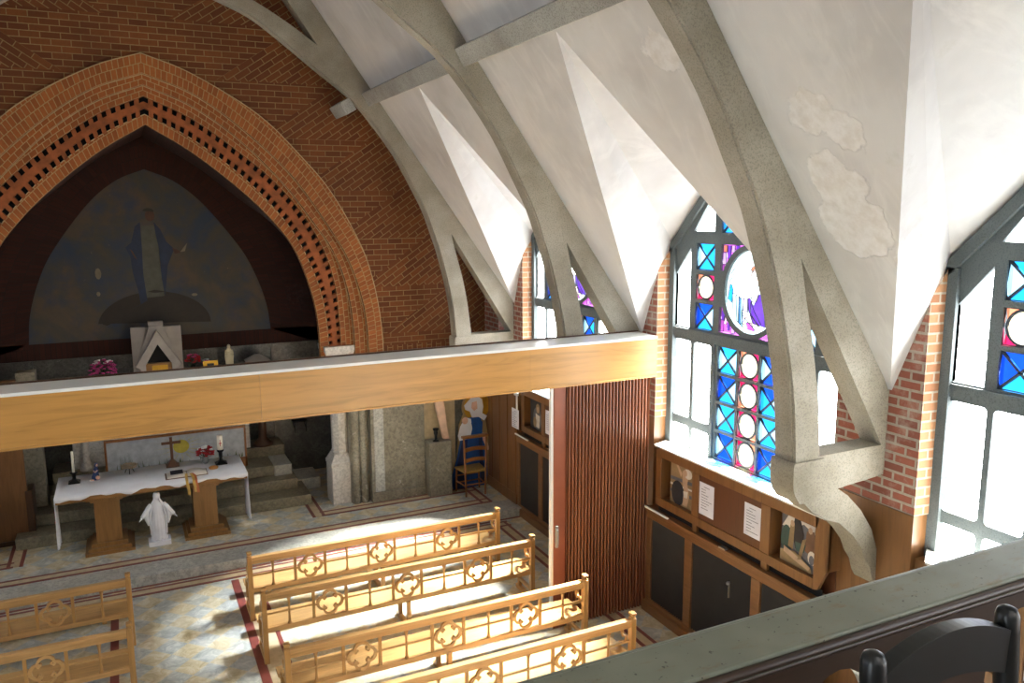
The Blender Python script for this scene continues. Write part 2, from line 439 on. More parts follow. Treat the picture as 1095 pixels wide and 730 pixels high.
def part(mb, name, mat, root, bevel=0):
    """mesh given in world coordinates, stored relative to its thing's base"""
    base = Vector((0, 0, 0)); r = root
    while r is not None: base += r.location; r = r.parent
    mb.v = [Vector(v)-base for v in mb.v]
    return mb.build(name, mat, root, bevel)
def interp(pts, x):
    for (a, fa), (b, fb) in zip(pts, pts[1:]):
        if a <= x <= b: return fa + (fb-fa)*(x-a)/(b-a)
    return pts[-1][1] if x > pts[-1][0] else pts[0][1]
def smooth_curve(pts, n):
    """Catmull-Rom through 2-D points"""
    P = [Vector(p) for p in pts]; P = [P[0]*2-P[1]] + P + [P[-1]*2-P[-2]]
    out = []
    for i in range(1, len(P)-2):
        for k in range(n):
            t = k/n; a, b, c, d = P[i-1:i+3]
            out.append(tuple(.5*((2*b)+(c-a)*t+(2*a-5*b+4*c-d)*t*t+(3*b-a-3*c+d)*t**3)))
    out.append(tuple(P[-2])); return out
def resample(pts, n):
    L = [0]
    for a, b in zip(pts, pts[1:]): L.append(L[-1]+math.dist(a, b))
    out = []; j = 0
    for k in range(n+1):
        d = L[-1]*k/n
        while j < len(L)-2 and L[j+1] < d: j += 1
        t = (d-L[j])/max(1e-9, L[j+1]-L[j]); a, b = pts[j], pts[j+1]
        out.append((a[0]+(b[0]-a[0])*t, a[1]+(b[1]-a[1])*t))
    return out, L[-1]

# ------------------------------------------------------------------ camera
YAW, PIT, ROL = [math.radians(a) for a in (25.675, 9.3316, -.3497)]
cy, sy, cp, sp, cr, sr = math.cos(YAW), math.sin(YAW), math.cos(PIT), math.sin(PIT), math.cos(ROL), math.sin(ROL)
fw = Vector((sy*cp, cy*cp, -sp)); rt = Vector((cy, -sy, 0)); up = rt.cross(fw)
R2 = rt*cr + up*sr; U2 = up*cr - rt*sr
cam = bpy.data.cameras.new('camera'); cam.sensor_width = 36; cam.lens = 865.96/1095*36
cam.clip_start = .05
co = bpy.data.objects.new('camera', cam); COL.objects.link(co)
mw = Matrix.Identity(4)
for i in range(3): mw[i][0] = R2[i]; mw[i][1] = U2[i]; mw[i][2] = -fw[i]
mw[2][3] = 4.8
co.matrix_world = mw
sc.camera = co

# ------------------------------------------------------------------ floor and dais
DZ, DY = .13, 10.95
mb = MB(); mb.box(-4.9, 5.9, -2.6, DY+.2, -.12, 0)
struct(mb.build('floor', M['floor']), 'diamond patterned ochre and grey marble nave floor', 'floor')
mb = MB(); mb.box(-4.9, 5.9, DY, 14.9, -.1, DZ)
struct(mb.build('floor', M['floor'], bevel=.01), 'raised marble chancel floor one step above the nave', 'floor')
mb = MB(); mb.box(-4.9, 5.44, DY-.012, 11.36, -.05, DZ+.004)
struct(mb.build('trim_1', M['marble_band'], bevel=.006), 'pale marble edging of the chancel step', 'step')
mb = MB()
def strip(x0, x1, y0, y1, z, mi=0): mb.box(x0, x1, y0, y1, z-.01, z, mi)
# border bands: red lines with a cream band between
def band_x(x0, x1, y, z, w=.045, gap=.15):
    strip(x0, x1, y, y+w, z+.006, 0); strip(x0, x1, y+w, y+gap, z+.004, 1); strip(x0, x1, y+gap, y+gap+w, z+.006, 0)
def band_y(y0, y1, x, z, w=.045, gap=.15):
    strip(x, x+w, y0, y1, z+.0065, 0); strip(x+w, x+gap, y0, y1, z+.0045, 1); strip(x+gap, x+gap+w, y0, y1, z+.0065, 0)
band_x(-4.5, 5.1, 11.39, DZ); band_x(-4.5, 5.1, 10.66, 0)
strip(-4.9, 5.4, 10.9, 10.94, .005, 0)
band_y(11.4, 12.25, 4.92, DZ); band_x(2.5, 5.1, 12.0, DZ)
band_y(2, 10.85, 4.88, 0)
strip(.985, 1.08, 1.5, 10.6, .006, 0); strip(1.28, 1.33, 1.5, 10.6, .006, 0); strip(1.08, 1.28, 1.5, 10.6, .004, 1)
strip(-.43, -.345, 1.5, 10.6, .006, 0); strip(-3.9, -3.8, 1.5, 10.6, .006, 0)
band_y(12.0, 13, 2.36, DZ); band_y(12.0, 13, -1.68, DZ); band_x(-3, -1.6, 12.0, DZ)
struct(mb.build('trim_2', [M['red_tile'], M['cream_tile']]), 'red and cream inlaid border bands of the floor', 'floor border')
mb = MB()
for k, (y0, x0, x1) in enumerate(((12.6, -1.62, 2.47), (13.0, -1.45, 2.34), (13.3, -1.2, 2.02))):
    mb.box(x0, x1, y0, 14.6, DZ+.17*k, DZ+.17*(k+1))
mb.box(-1.2, 2.3, 13.87, 14.6, .5, .81)
struct(mb.build('trim_3', M['step_stone'], bevel=.012), 'granite steps climbing to the high altar', 'steps')
mb = MB(); mb.box(2.34, 2.78, 13.35, 13.95, .13, .32); mb.box(2.02, 2.30, 13.25, 13.87, .3, .645)  # side treads in a paler stone to show light falling on them
struct(mb.build('trim_4', M['marble_band'], bevel=.01), 'side slabs beside the altar steps, made pale for the light on their tops', 'steps')

# ------------------------------------------------------------------ altar wall (brick) with moulded pointed arch
YW = 12.3
def half(pts): return smooth_curve(pts, 6)
outer = half([(0, 6.87), (.63, 6.64), (1.5, 6.12), (2.15, 5.46), (2.44, 5.1), (2.70, 4.66), (2.95, 4.12), (3.1, 3.55), (3.18, 2.95), (3.2, 2.3)])
r12 = half([(0, 6.61), (.61, 6.38), (1.21, 5.96), (1.89, 5.31), (2.38, 4.6), (2.69, 4.05), (2.88, 3.45), (2.95, 2.95), (2.96, 2.3)])
r23 = half([(0, 6.47), (.6, 6.22), (1.2, 5.79), (1.79, 5.18), (2.21, 4.6), (2.49, 4.16), (2.67, 3.62), (2.75, 3.0), (2.76, 2.3)])
r34 = half([(0, 6.33), (.59, 6.06), (1.2, 5.62), (1.68, 5.2), (2.05, 4.75), (2.35, 4.2), (2.50, 3.65), (2.55, 3.0), (2.56, 2.3)])
den = half([(0, 6.10), (.57, 5.80), (1.18, 5.33), (1.64, 4.85), (1.98, 4.36), (2.25, 3.7), (2.36, 3.1), (2.38, 2.3)])
inner = half([(0, 5.96), (.56, 5.61), (1.16, 5.12), (1.62, 4.65), (1.93, 4.2), (2.15, 3.55), (2.23, 3.0), (2.24, 2.3)])
NS = 96
def ringpts(c):
    p, L = resample(c, NS); return p, L
# field wall, split into horizontal and slanting courses
field = bmesh.new()
po, _ = ringpts(outer)
big = []
for (u, z) in po:
    
    # project to an outer boundary
    d = Vector((u, z-2.2)); d.normalize(); big.append((u+d.x*9, z+d.y*9))
for k in range(NS):
    a, b = po[k], po[k+1]; A, B = big[k], big[k+1]
    vs = [field.verts.new((p[0], YW, p[1])) for p in (a, b, B, A)]
    field.faces.new(vs)
lowv = [field.verts.new((x, YW, z)) for x, z in ((3.2, 0), (14, 0), (14, 2.3), (3.2, 2.3))]; field.faces.new(lowv)
field.faces.new([field.verts.new((x, YW, z)) for x, z in ((3.2, 2.3), (14, 2.3), big[-1])])
bmesh.ops.remove_doubles(field, verts=field.verts, dist=1e-4)
tips = [(1.5, 8.1), (2.05, 7.34), (2.6, 6.59), (3.08, 5.82), (3.54, 5.08), (3.97, 4.36), (4.36, 3.6), (4.8, 2.85)]
SL = .68
def cutp(co, no):
    bmesh.ops.bisect_plane(field, geom=field.verts[:]+field.edges[:]+field.faces[:], plane_co=co, plane_no=no)
for (u, z) in tips:
    cutp((u, YW, z), (0, 0, 1)); cutp((u, YW, z), Vector((-SL, 0, 1)).normalized())
cutp((5.05, YW, 0), (1, 0, 0)); cutp((0, YW, 2.36), (0, 0, 1)); cutp((0, YW, 2.66), (0, 0, 1)); cutp((0, YW, 10.6), (0, 0, 1))
mb = MB()
def zone(u, z):
    if z < 2.36: return 'M'
    if z < 2.66: return 'S'
    for i, (tu, tz) in enumerate(tips):
        nz = tips[i+1][1] if i+1 < len(tips) else 2.66
        if nz <= z < tz:
            return 'H' if z > tz + SL*(u-tu) else 'D'
    return 'H'
cs, sn = math.cos(math.atan(SL)), math.sin(math.atan(SL))
for f in field.faces:
    c = f.calc_center_median()
    if c.x > 5.05 or c.z > 10.6: continue
    zz = zone(c.x, c.z)
    for sgn in (1, -1):
        if zz == 'M': continue
        pts = [(CX+sgn*v.co.x, YW, v.co.z) for v in f.verts]
        if zz == 'H': uv = [(v.co.x, v.co.z) for v in f.verts]
        elif zz == 'S': uv = [(v.co.z+.02, v.co.x) for v in f.verts]
        else: uv = [(v.co.x*cs+v.co.z*sn, -v.co.x*sn+v.co.z*cs) for v in f.verts]
        mb.face(pts, 0, uv)
field.free()
wall_back = mb.build('wall_back', M['brick_wall'], normals=False)
struct(wall_back, 'brick altar wall with herringbone courses around the pointed arch', 'wall')
# side marble facing and plaster below the brick
mb = MB()
for s in (1, -1):
    def X(u): return CX+s*u
    def bx(u0, u1, y0, y1, z0, z1, mi=0):
        a, b = sorted((X(u0), X(u1))); mb.box(a, b, y0, y1, z0, z1, mi)
    bx(2.93, 3.83, 12.21, 12.6, .1, 2.32, 0); bx(2.93, 3.83, 12.19, 12.22, .1, .3, 0)
    bx(3.83, 4.40, 12.29, 12.6, .1, 2.36, 1)
    bx(4.40, 5.1, 12.29, 12.6, .1, 2.36, 2)
    bx(2.98, 3.14, 12.20, 12.23, .3, 2.32, 3)
    for u in (2.70, 2.83): mb.lathe((X(u), 12.34, .1), [(.075, 0), (.075, 2.2)], 14, 0)
    bx(2.62, 2.95, 12.36, 12.8, .1, 2.3, 0)
struct(mb.build('wall_back', [M['marble_grey'], M['cream_tile'], M['marble_dark'], M['marble_band']], bevel=.006), 'grey veined marble facing under the brick wall', 'wall facing')
# arch rings
depths = [(outer, r12, 12.24, 'a'), (r12, r23, 12.31, 'b'), (r23, r34, 12.38, 'b'), (den, inner, 12.42, 'a')]
mb = MB()
for (o_, i_, y, kind) in depths:
    po, L = ringpts(o_); pi_, L2 = ringpts(i_)
    for s in (1, -1):
        for k in range(NS):
            a, b, c, d = po[k], po[k+1], pi_[k+1], pi_[k]
            s0, s1 = L*k/NS, L*(k+1)/NS; w = math.dist(a, d)
            mi = 0 if kind == 'a' else 1
            f = [(CX+s*p[0], y, p[1]) for p in (a, b, c, d)]
            mb.face(f, mi, [(s0, w), (s1, w), (s1, 0), (s0, 0)] if kind == 'a' else [(s0, w), (s1, w), (s1, 0), (s0, 0)])
            # reveal on the inner side back to the next order
            f = [(CX+s*d[0], y, d[1]), (CX+s*c[0], y, c[1]), (CX+s*c[0], y+.12, c[1]), (CX+s*d[0], y+.12, d[1])]
            mb.face(f, 1, [(s0, 0), (s1, 0), (s1, .12), (s0, .12)])
            e0 = [Vector(a).lerp(Vector(d), .0), Vector(b).lerp(Vector(c), .0)]; tt = .013/max(w, .01)
            e1 = [Vector(a).lerp(Vector(d), tt), Vector(b).lerp(Vector(c), tt)]
            mb.face([(CX+s*p[0], y-.002, p[1]) for p in (e0[0], e0[1], e1[1], e1[0])], 4)
            if y < 12.3:
                f = [(CX+s*a[0], y, a[1]), (CX+s*b[0], y, b[1]), (CX+s*b[0], YW, b[1]), (CX+s*a[0], YW, a[1])]
                mb.face(f, 1, [(s0, 0), (s1, 0), (s1, .06), (s0, .06)])
# dentil band: recessed channel with two rows of projecting brick ends
po, L = ringpts(r34); pi_, _ = ringpts(den)
ND = 40
for s in (1, -1):
    for k in range(NS):
        a, b, c, d = po[k], po[k+1], pi_[k+1], pi_[k]; s0, s1 = L*k/NS, L*(k+1)/NS; w = math.dist(a, d)
        mb.face([(CX+s*p[0], 12.50, p[1]) for p in (a, b, c, d)], 2, [(s0, w), (s1, w), (s1, 0), (s0, 0)])
    dk, _ = resample(r34, ND*2); dj, _ = resample(den, ND*2)
    for k in range(ND*2):
        a, b, c, d = [Vector(q) for q in (dk[k], dk[k+1], dj[k+1], dj[k])]
        lo, hi = ((-.05, 1.05) if k % 2 else (.30, .70))
        g = .06
        a2 = a.lerp(d, lo); d2 = a.lerp(d, hi); b2 = b.lerp(c, lo); c2 = b.lerp(c, hi)
        if k % 2:
            q = [a2, b2, c2, d2]
        else:
            q = [a2, b2, c2, d2]
        f0 = [(CX+s*p.x, 12.405, p.y) for p in q]; f1 = [(CX+s*p.x, 12.5, p.y) for p in q]
        mb.mesh(f0+f1, [(0, 1, 2, 3), (0, 4, 5, 1), (1, 5, 6, 2), (2, 6, 7, 3), (3, 7, 4, 0)], 3)
M['mortar'] = simple('pale_mortar', srgb('#a8906a'), .9)
M['dentil'] = simple('dentil_brick', srgb('#8c4c22'), .85, var=.25, scale=8)
arch = mb.build('pointed_arch', [M['brick_arch'], M['brick_arch2'], M['void'], M['dentil'], M['mortar']])
tag(arch, 'stepped orange brick pointed arch with a pierced dentil band', 'arch'); arch['kind'] = 'structure'
# chancel recess
RB = 14.4
mur = half([(0, 5.45), (.42, 5.27), (.85, 4.90), (1.38, 4.19), (1.62, 3.7), (1.77, 3.2), (1.82, 2.76)])
ri = half([(0, 5.96), (.7, 5.56), (1.4, 5.0), (2.0, 4.5), (2.5, 3.8), (2.75, 3.1), (2.8, 2.4)])
pm, Lm = resample(mur, 40); pr, _ = resample(ri, 40); pin, Lin = resample(inner, 40)
mb = MB()
for s in (1, -1):
    for k in range(40):
        a, b, c, d = pr[k], pr[k+1], pm[k+1], pm[k]; w = math.dist(a, d); s0, s1 = Lm*k/40, Lm*(k+1)/40
        mb.face([(CX+s*p[0], RB, p[1]) for p in (a, b, c, d)], 0, [(s0*1.3, w), (s1*1.3, w), (s1*1.3, 0), (s0*1.3, 0)])
        a, b, c, d = pin[k], pin[k+1], pr[k+1], pr[k]
        mb.face([(CX+s*a[0], 12.5, a[1]), (CX+s*b[0], 12.5, b[1]), (CX+s*c[0], RB, c[1]), (CX+s*d[0], RB, d[1])], 0,
                [(0, s0*1.3), (0, s1*1.3), (2, s1*1.3), (2, s0*1.3)])
    mb.face([(CX, RB, 2.76), (CX+s*1.82, RB, 2.76), (CX+s*1.82, RB, 2.5), (CX, RB, 2.5)], 0, [(0, .2), (1.82, .2), (1.82, 0), (0, 0)])
    mb.face([(CX+s*1.82, RB, 2.76), (CX+s*2.8, RB, 2.76), (CX+s*2.8, RB, 2.5), (CX+s*1.82, RB, 2.5)], 0, [(0, .3), (1, .3), (1, 0), (0, 0)])
    mb.face([(CX+s*2.24, 12.4, 2.6), (CX+s*2.8, RB, 2.6), (CX+s*2.8, RB, 2.4), (CX+s*2.24, 12.4, 2.4)], 0, [(0, .3), (1, .3), (1, 0), (0, 0)])
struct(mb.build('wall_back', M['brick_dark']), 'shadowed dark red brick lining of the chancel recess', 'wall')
mb = MB()
mb.box(CX-3, CX+3, RB+.02, RB+.2, .1, 2.5, 0)
mb.box(CX+1.8, CX+2.8, RB-.03, RB+.05, .1, 2.5, 0); mb.box(CX-2.8, CX-1.8, RB-.03, RB+.05, .1, 2.5, 0)
for s in (1, -1):
    mb.mesh([(CX+s*2.75, 12.6, 0), (CX+s*2.8, RB, 0), (CX+s*2.8, RB, 2.5), (CX+s*2.75, 12.6, 2.5)], [(0, 1, 2, 3)], 0)
struct(mb.build('wall_back', [M['marble_dark']]), 'dark polished marble lower walls of the chancel recess', 'wall')
mb = MB()  # enclosure added outside the recess to stop sun leaking in
mb.box(CX-3.6, CX-3.5, 12.62, 14.9, 0, 7.2); mb.box(CX+3.5, CX+3.6, 12.62, 14.9, 0, 7.2); mb.box(CX-3.6, CX+3.6, 12.32, 14.9, 7.1, 7.2); mb.box(CX-3.6, CX+3.6, 14.8, 14.9, 0, 7.2)
struct(mb.build('wall_back', M['marble_dark']), 'unseen outer shell added to keep sun out of the chancel recess', 'wall')
# mural
mb = MB()
pts = [(CX+p[0], p[1]) for p in pm] + [(CX-p[0], p[1]) for p in reversed(pm[1:])]
mb.prism(pts, RB-.012, RB+.01, 1, 0)
mural = mb.build('mural', M['mural'])
tag(mural, 'dim pointed wall painting of a robed woman standing in clouds', 'painting')
YM = RB-.018
def flat(name, layers, root, y, mats, axis=1):
    m_ = MB()
    for j, (mi, poly) in enumerate(layers):
        off = -.0015*j
        t = tessellate_polygon([[Vector((p[0], p[1], 0)) for p in poly]])
        if axis == 1: vs = [(p[0], y+off, p[1]) for p in poly]
        else: vs = [(y+off, p[0], p[1]) for p in poly]
        m_.mesh(vs, [tuple(q) for q in t], mi)
    base = Vector((0, 0, 0)); r = root
    while r is not None: base += r.location; r = r.parent
    m_.v = [Vector(v)-base for v in m_.v]
    return m_.build(name, mats, root, normals=False)
def ell(cx, cz, a, b, n=20, t0=0, t1=2*PI): return [(cx+a*math.cos(t0+(t1-t0)*k/n), cz+b*math.sin(t0+(t1-t0)*k/n)) for k in range(n)]
u0 = CX-.02
robe = [(-.10, 4.56), (.10, 4.56), (.13, 4.3), (.12, 4.0), (.15, 3.6), (.16, 3.42), (-.13, 3.40), (-.14, 3.8), (-.13, 4.2)]
mantL = [(-.12, 4.62), (-.2, 4.55), (-.27, 4.3), (-.36, 4.22), (-.30, 4.08), (-.28, 3.8), (-.22, 3.5), (-.2, 3.3), (-.32, 3.24), (-.1, 3.36), (-.13, 3.8), (-.12, 4.2)]
mantR = [(.08, 4.62), (.17, 4.5), (.25, 4.3), (.36, 4.18), (.30, 4.05), (.24, 3.9), (.2, 3.6), (.17, 3.42), (.14, 3.7), (.13, 4.2), (.1, 4.4)]
sh = lambda P: [(p[0]+u0+.02, p[1]) for p in P]
L_ = [(0, ell(CX, 2.95, .85, .55, 24, 0, PI)), (3, sh([(-.5, 3.3), (-.2, 3.36), (.1, 3.26), (.42, 3.33), (.6, 3.2), (.42, 3.36), (.1, 3.31), (-.2, 3.42)])),
      (2, sh(robe)), (1, sh(mantL)), (1, sh(mantR)), (4, ell(CX+.03, 4.72, .07, .09)), (5, ell(CX+.01, 4.78, .085, .06, 14, 0, PI)),
      (4, sh([(.33, 4.2), (.42, 4.16), (.45, 4.12), (.36, 4.1)])), (4, sh([(-.3, 4.2), (-.24, 4.06), (-.2, 4.02), (-.26, 4.16)])),
      (6, sh([(.5, 4.2), (.56, 4.27), (.52, 4.14), (.45, 4.13)])), (6, ell(CX-.78, 3.82, .045, .09, 9)), (6, ell(CX-.8, 3.5, .03, .04, 6)), (6, ell(CX+.62, 3.42, .05, .025, 6)),
      (3, ell(CX-.72, 3.05, .07, .06, 8)), (3, sh([(-.1, 3.5), (.02, 3.53), (.2, 3.49), (.02, 3.48)]))]
flat('painted_figure', L_, mural, YM, [M['mu_brown'], M['mu_blue'], M['mu_cream'], M['mu_brown'], M['mu_skin'], M['mu_green'], M['mu_pale']])
# corner columns of the arch
def arch_column(s, label):
    base = (CX+s*2.525, 12.58, DZ)
    t = thing('stone_column', label, 'column', base)
    x, y = base[0], base[1]
    mb = MB(); mb.box(x-.195, x+.195, y-.2, y+.2, DZ, .75); 
    part(mb, 'pedestal', M['marble_white'], t, .008)
    mb = MB(); r = math.sqrt(2)
    mb.lathe((x, y, 0), [(.195*r, .75), (.205*r, .76), (.205*r, .81), (.19*r, .83), (.14*r, .93), (.14*r, .94)], 4, rot=PI/4, smooth=False)
    part(mb, 'base_moulding', M['marble_white'], t, .006)
    mb = MB(); mb.lathe((x, y, 0), [(.15, .94), (.155, .98), (.14, 1.0), (.14, 2.44), (.155, 2.46), (.155, 2.48)], 8, rot=PI/8, smooth=False)
    part(mb, 'shaft', M['marble_white'], t, .004)
    mb = MB(); mb.lathe((x, y, 0), [(.165*r, 2.46), (.18*r, 2.5), (.22*r, 2.58), (.235*r, 2.62), (.24*r, 2.70)], 4, rot=PI/4, smooth=False)
    part(mb, 'capital', M['marble_white'], t, .006)
arch_column(1, 'white marble column with square pedestal under the right arch foot')
arch_column(-1, 'white marble column under the left foot of the brick arch')

# ------------------------------------------------------------------ concrete ribs
inn = smooth_curve([(0, 7.78), (.5, 7.66), (.97, 7.48), (1.34, 7.32), (1.7, 7.07), (2.18, 6.70), (2.62, 6.37), (2.92, 6.05), (3.27, 5.58), (3.52, 5.13),
       (3.70, 4.78), (3.83, 4.42), (3.92, 4.15), (4.03, 3.72), (4.11, 3.3), (4.15, 2.87)], 3)
slitc = smooth_curve([(4.10, 4.42), (4.17, 4.12), (4.27, 3.73), (4.35, 3.3), (4.40, 2.86)], 4)
right = [(0, 10.6), (5.07, 3.42), (5.135, 3.3), (5.135, 2.60), (4.62, 2.56), (4.74, 2.48), (4.9, 2.33), (5.04, 2.14), (5.12, 1.95), (5.135, 1.62), (5.09, 1.69), (5.05, 1.8), (4.99, 1.88),
         (4.93, 2.0), (4.83, 2.12), (4.66, 2.26), (4.52, 2.31), (4.36, 2.40), (4.22, 2.53), (4.16, 2.62)] + list(reversed(inn))[:-1]
left = [(-u, z) for (u, z) in right[1:]][::-1]
outl = right + [(0, 7.78)] + left
outl = [(CX+u, z) for u, z in outl]
slitR = slitc + [(5.09, 2.86)]
ext = smooth_curve([(2.2, 7.0), (1.8, 7.27), (1.37, 7.51), (.97, 7.7), (.5, 7.88), (0, 8.0)], 3)
uph = ext + [(-u, z) for (u, z) in reversed(ext[:-1])] + [(0, 10.15)]
holes = [[(CX+u, z) for u, z in slitR], [(CX-u, z) for u, z in slitR], [(CX+u, z) for u, z in uph]]
labels = {11.64: 'farthest concrete rib standing against the brick altar wall', 8.12: 'middle concrete arched rib rising behind the wooden beam',
          4.6: 'nearest large concrete rib with curled bracket beside the stained window', 1.08: 'concrete rib over the gallery'}
for yr in RIBS:
    mb = MB(); mb.prism(outl, yr-.11, yr+.11, 1, 0, holes)
    rib = mb.build('concrete_rib', M['concrete'], bevel=.014)
    tag(rib, labels[round(yr,2)], 'arch rib'); rib['kind'] = 'structure'
    mb = MB()
    for s in (1, -1):
        P_ = smooth_curve([(4.13, 2.84), (4.12, 2.80), (4.13, 2.62), (4.2, 2.50)], 3) + [(4.3, 2.50), (4.44, 2.56), (4.44, 2.84)]
        mb.prism([(CX+s*u, z) for u, z in P_], yr-.125, yr+.125, 1, 0)
        # raised fillet along the curved soffit, near edge
        pts_, _ = resample(inn, 40)
        for k in range(40):
            a, b = pts_[k], pts_[k+1]
            t_ = Vector((b[0]-a[0], b[1]-a[1])).normalized(); n_ = Vector((-t_.y, t_.x))
            if n_.x > 0 and n_.y > 0: n_ = -n_
            n_ = Vector((-abs(n_.x), -abs(n_.y)))
            q = [a, b, (b[0]+n_.x*.014, b[1]+n_.y*.014), (a[0]+n_.x*.014, a[1]+n_.y*.014)]
            q = [(CX+s*p[0], p[1]) for p in q]
            mb.mesh([(p[0], yr-.085, p[1]) for p in q]+[(p[0], yr-.06, p[1]) for p in q], [(0, 1, 2, 3), (7, 6, 5, 4), (2, 6, 7, 3), (0, 3, 7, 4), (1, 5, 6, 2)])
    part(mb, 'moulding', M['concrete'], rib)
# purlins
for s, nm in ((1, 'right'), (-1, 'left')):
    for i, yc in enumerate(BAYS):
        y0, y1 = yc-BAY/2+.06, yc+BAY/2-.02
        if i < 3: y1 = yc+BAY/2-.06
        mb = MB()
        q = [(2.78, 6.40), (2.88, 6.23), (3.06, 6.33), (2.96, 6.50)]
        mb.prism([(CX+s*u, z) for u, z in q], yc-BAY/2+.10, yc+BAY/2-.105, 1, 0)
        o = mb.build('purlin', M['concrete_light'], bevel=.008)
        where = ['over the gallery', 'between the gallery rib and the nearest rib', 'between the middle and nearest ribs', 'between the farthest and middle ribs'][i]
        tag(o, 'concrete purlin %s, %s roof slope' % (where, nm), 'beam'); o['kind'] = 'structure'
mb = MB()
mb.prism([(CX+2.50, 6.27), (CX+2.60, 6.12), (CX+2.74, 6.2), (CX+2.64, 6.36)], 11.66, 12.3, 1, 0)
o = mb.build('purlin', M['concrete_light'], bevel=.008); tag(o, 'short concrete beam stub meeting the brick wall beside the farthest rib', 'beam'); o['kind'] = 'structure'

# ------------------------------------------------------------------ folded plaster ceiling
mb = MB()
for s in (1, -1):
    def V(u, y, z): return (CX+s*u, y, z)
    ys, ye = BAYS[0]-BAY/2, 12.32
    def rz(u): return 3.42+1.42*(5.07-u)
    for yc in BAYS:
        a, b = yc-BAY/2, yc+BAY/2
        mb.face([V(0, a, rz(0)), V(0, b, rz(0)), V(3.05, b, rz(3.05)), V(3.05, yc, rz(3.05)), V(3.05, a, rz(3.05))])
        P = V(3.05, yc, rz(3.05)); A = V(5.38, yc, 5.74)
        for d in (1, -1):
            Q = V(5.07, yc+d*1.59, 3.42); T = V(5.14, yc+d*1.345, 4.06); C = V(5.38, yc+d*1.37, 4.37)
            mb.face([P, V(3.05, yc+d*BAY/2, rz(3.05)), V(5.20, yc+d*BAY/2, rz(5.2)), V(5.20, yc+d*1.66, rz(5.2)), Q])
            mb.face([P, Q, T]); mb.face([P, T, C]); mb.face([P, C, A])
            mb.face([Q, V(5.20, yc+d*1.66, rz(5.2)), T])
    mb.face([V(0, 11.64, rz(0)), V(0, 12.32, rz(0)), V(5.3, 12.32, rz(5.3)), V(5.3, 11.64, rz(5.3))])
bmm = mb.build('ceiling', M['plaster'], normals=False)
struct(bmm, 'white plaster folded vault with flaking damp patches', 'ceiling')

# ------------------------------------------------------------------ side walls
def side_wall(s):
    def bx(m_, u0, u1, y0, y1, z0, z1, mi=0):
        a, b = sorted((CX+s*u0, CX+s*u1)); m_.box(a, b, y0, y1, z0, z1, mi)
    mb = MB()
    U, G = PIER-CX, GLASS-CX
    for yr in RIBS:
        a, b = yr-.42, yr+.42
        if yr == RIBS[-1]: b = 12.3
        for (y0, y1) in ((a, b),):
            mb.face([(CX+s*U, y0, 2.34), (CX+s*U, y1, 2.34), (CX+s*U, y1, 4.1), (CX+s*U, y0, 4.1)], 0, [(y0, 2.34), (y1, 2.34), (y1, 4.1), (y0, 4.1)])
        for y0, dy in ((a, .03), (b, -.03)):
            mb.face([(CX+s*U, y0, 2.34), (CX+s*(G+.06), y0-dy, 2.34), (CX+s*(G+.06), y0-dy, 4.5), (CX+s*U, y0, 4.1)], 1, [(0, 2.34), (.3, 2.34), (.3, 4.5), (0, 4.1)])
    # brick return next to the altar wall
    mb.face([(CX+s*4.97, 11.75, 2.3), (CX+s*4.97, 12.3, 2.3), (CX+s*4.97, 12.3, 3.6), (CX+s*4.97, 11.75, 3.6)], 0, [(0, 2.3), (.55, 2.3), (.55, 3.6), (0, 3.6)])
    o = mb.build('wall_right' if s > 0 else 'wall_left', [M['brick_pier'], M['brick_jamb']])
    struct(o, 'weathered brick piers between the windows, %s side' % ('right' if s > 0 else 'left'), 'wall')
    mb = MB()
    # soldier course strip on pier faces, timber pier bases and wall below the sills
    for yr in RIBS:
        b = yr+.43 if yr < 11 else 12.3
        bx(mb, U-.008, G+.1, yr-.425, b, 0, 2.34, 0)
    for yc in BAYS: bx(mb, U+.05, G+.1, yc-1.4, yc+1.4, 0, 1.98, 0)
    o = mb.build('wall_right' if s > 0 else 'wall_left', M['dado'])
    struct(o, 'timber lining below the brick piers, %s side' % ('right' if s > 0 else 'left'), 'wall')
side_wall(1); side_wall(-1)
mb = MB(); mb.box(-4.9, 5.9, -2.6, -2.5, 0, 10.6)
struct(mb.build('wall_front', M['plaster']), 'gable wall behind the gallery', 'wall')

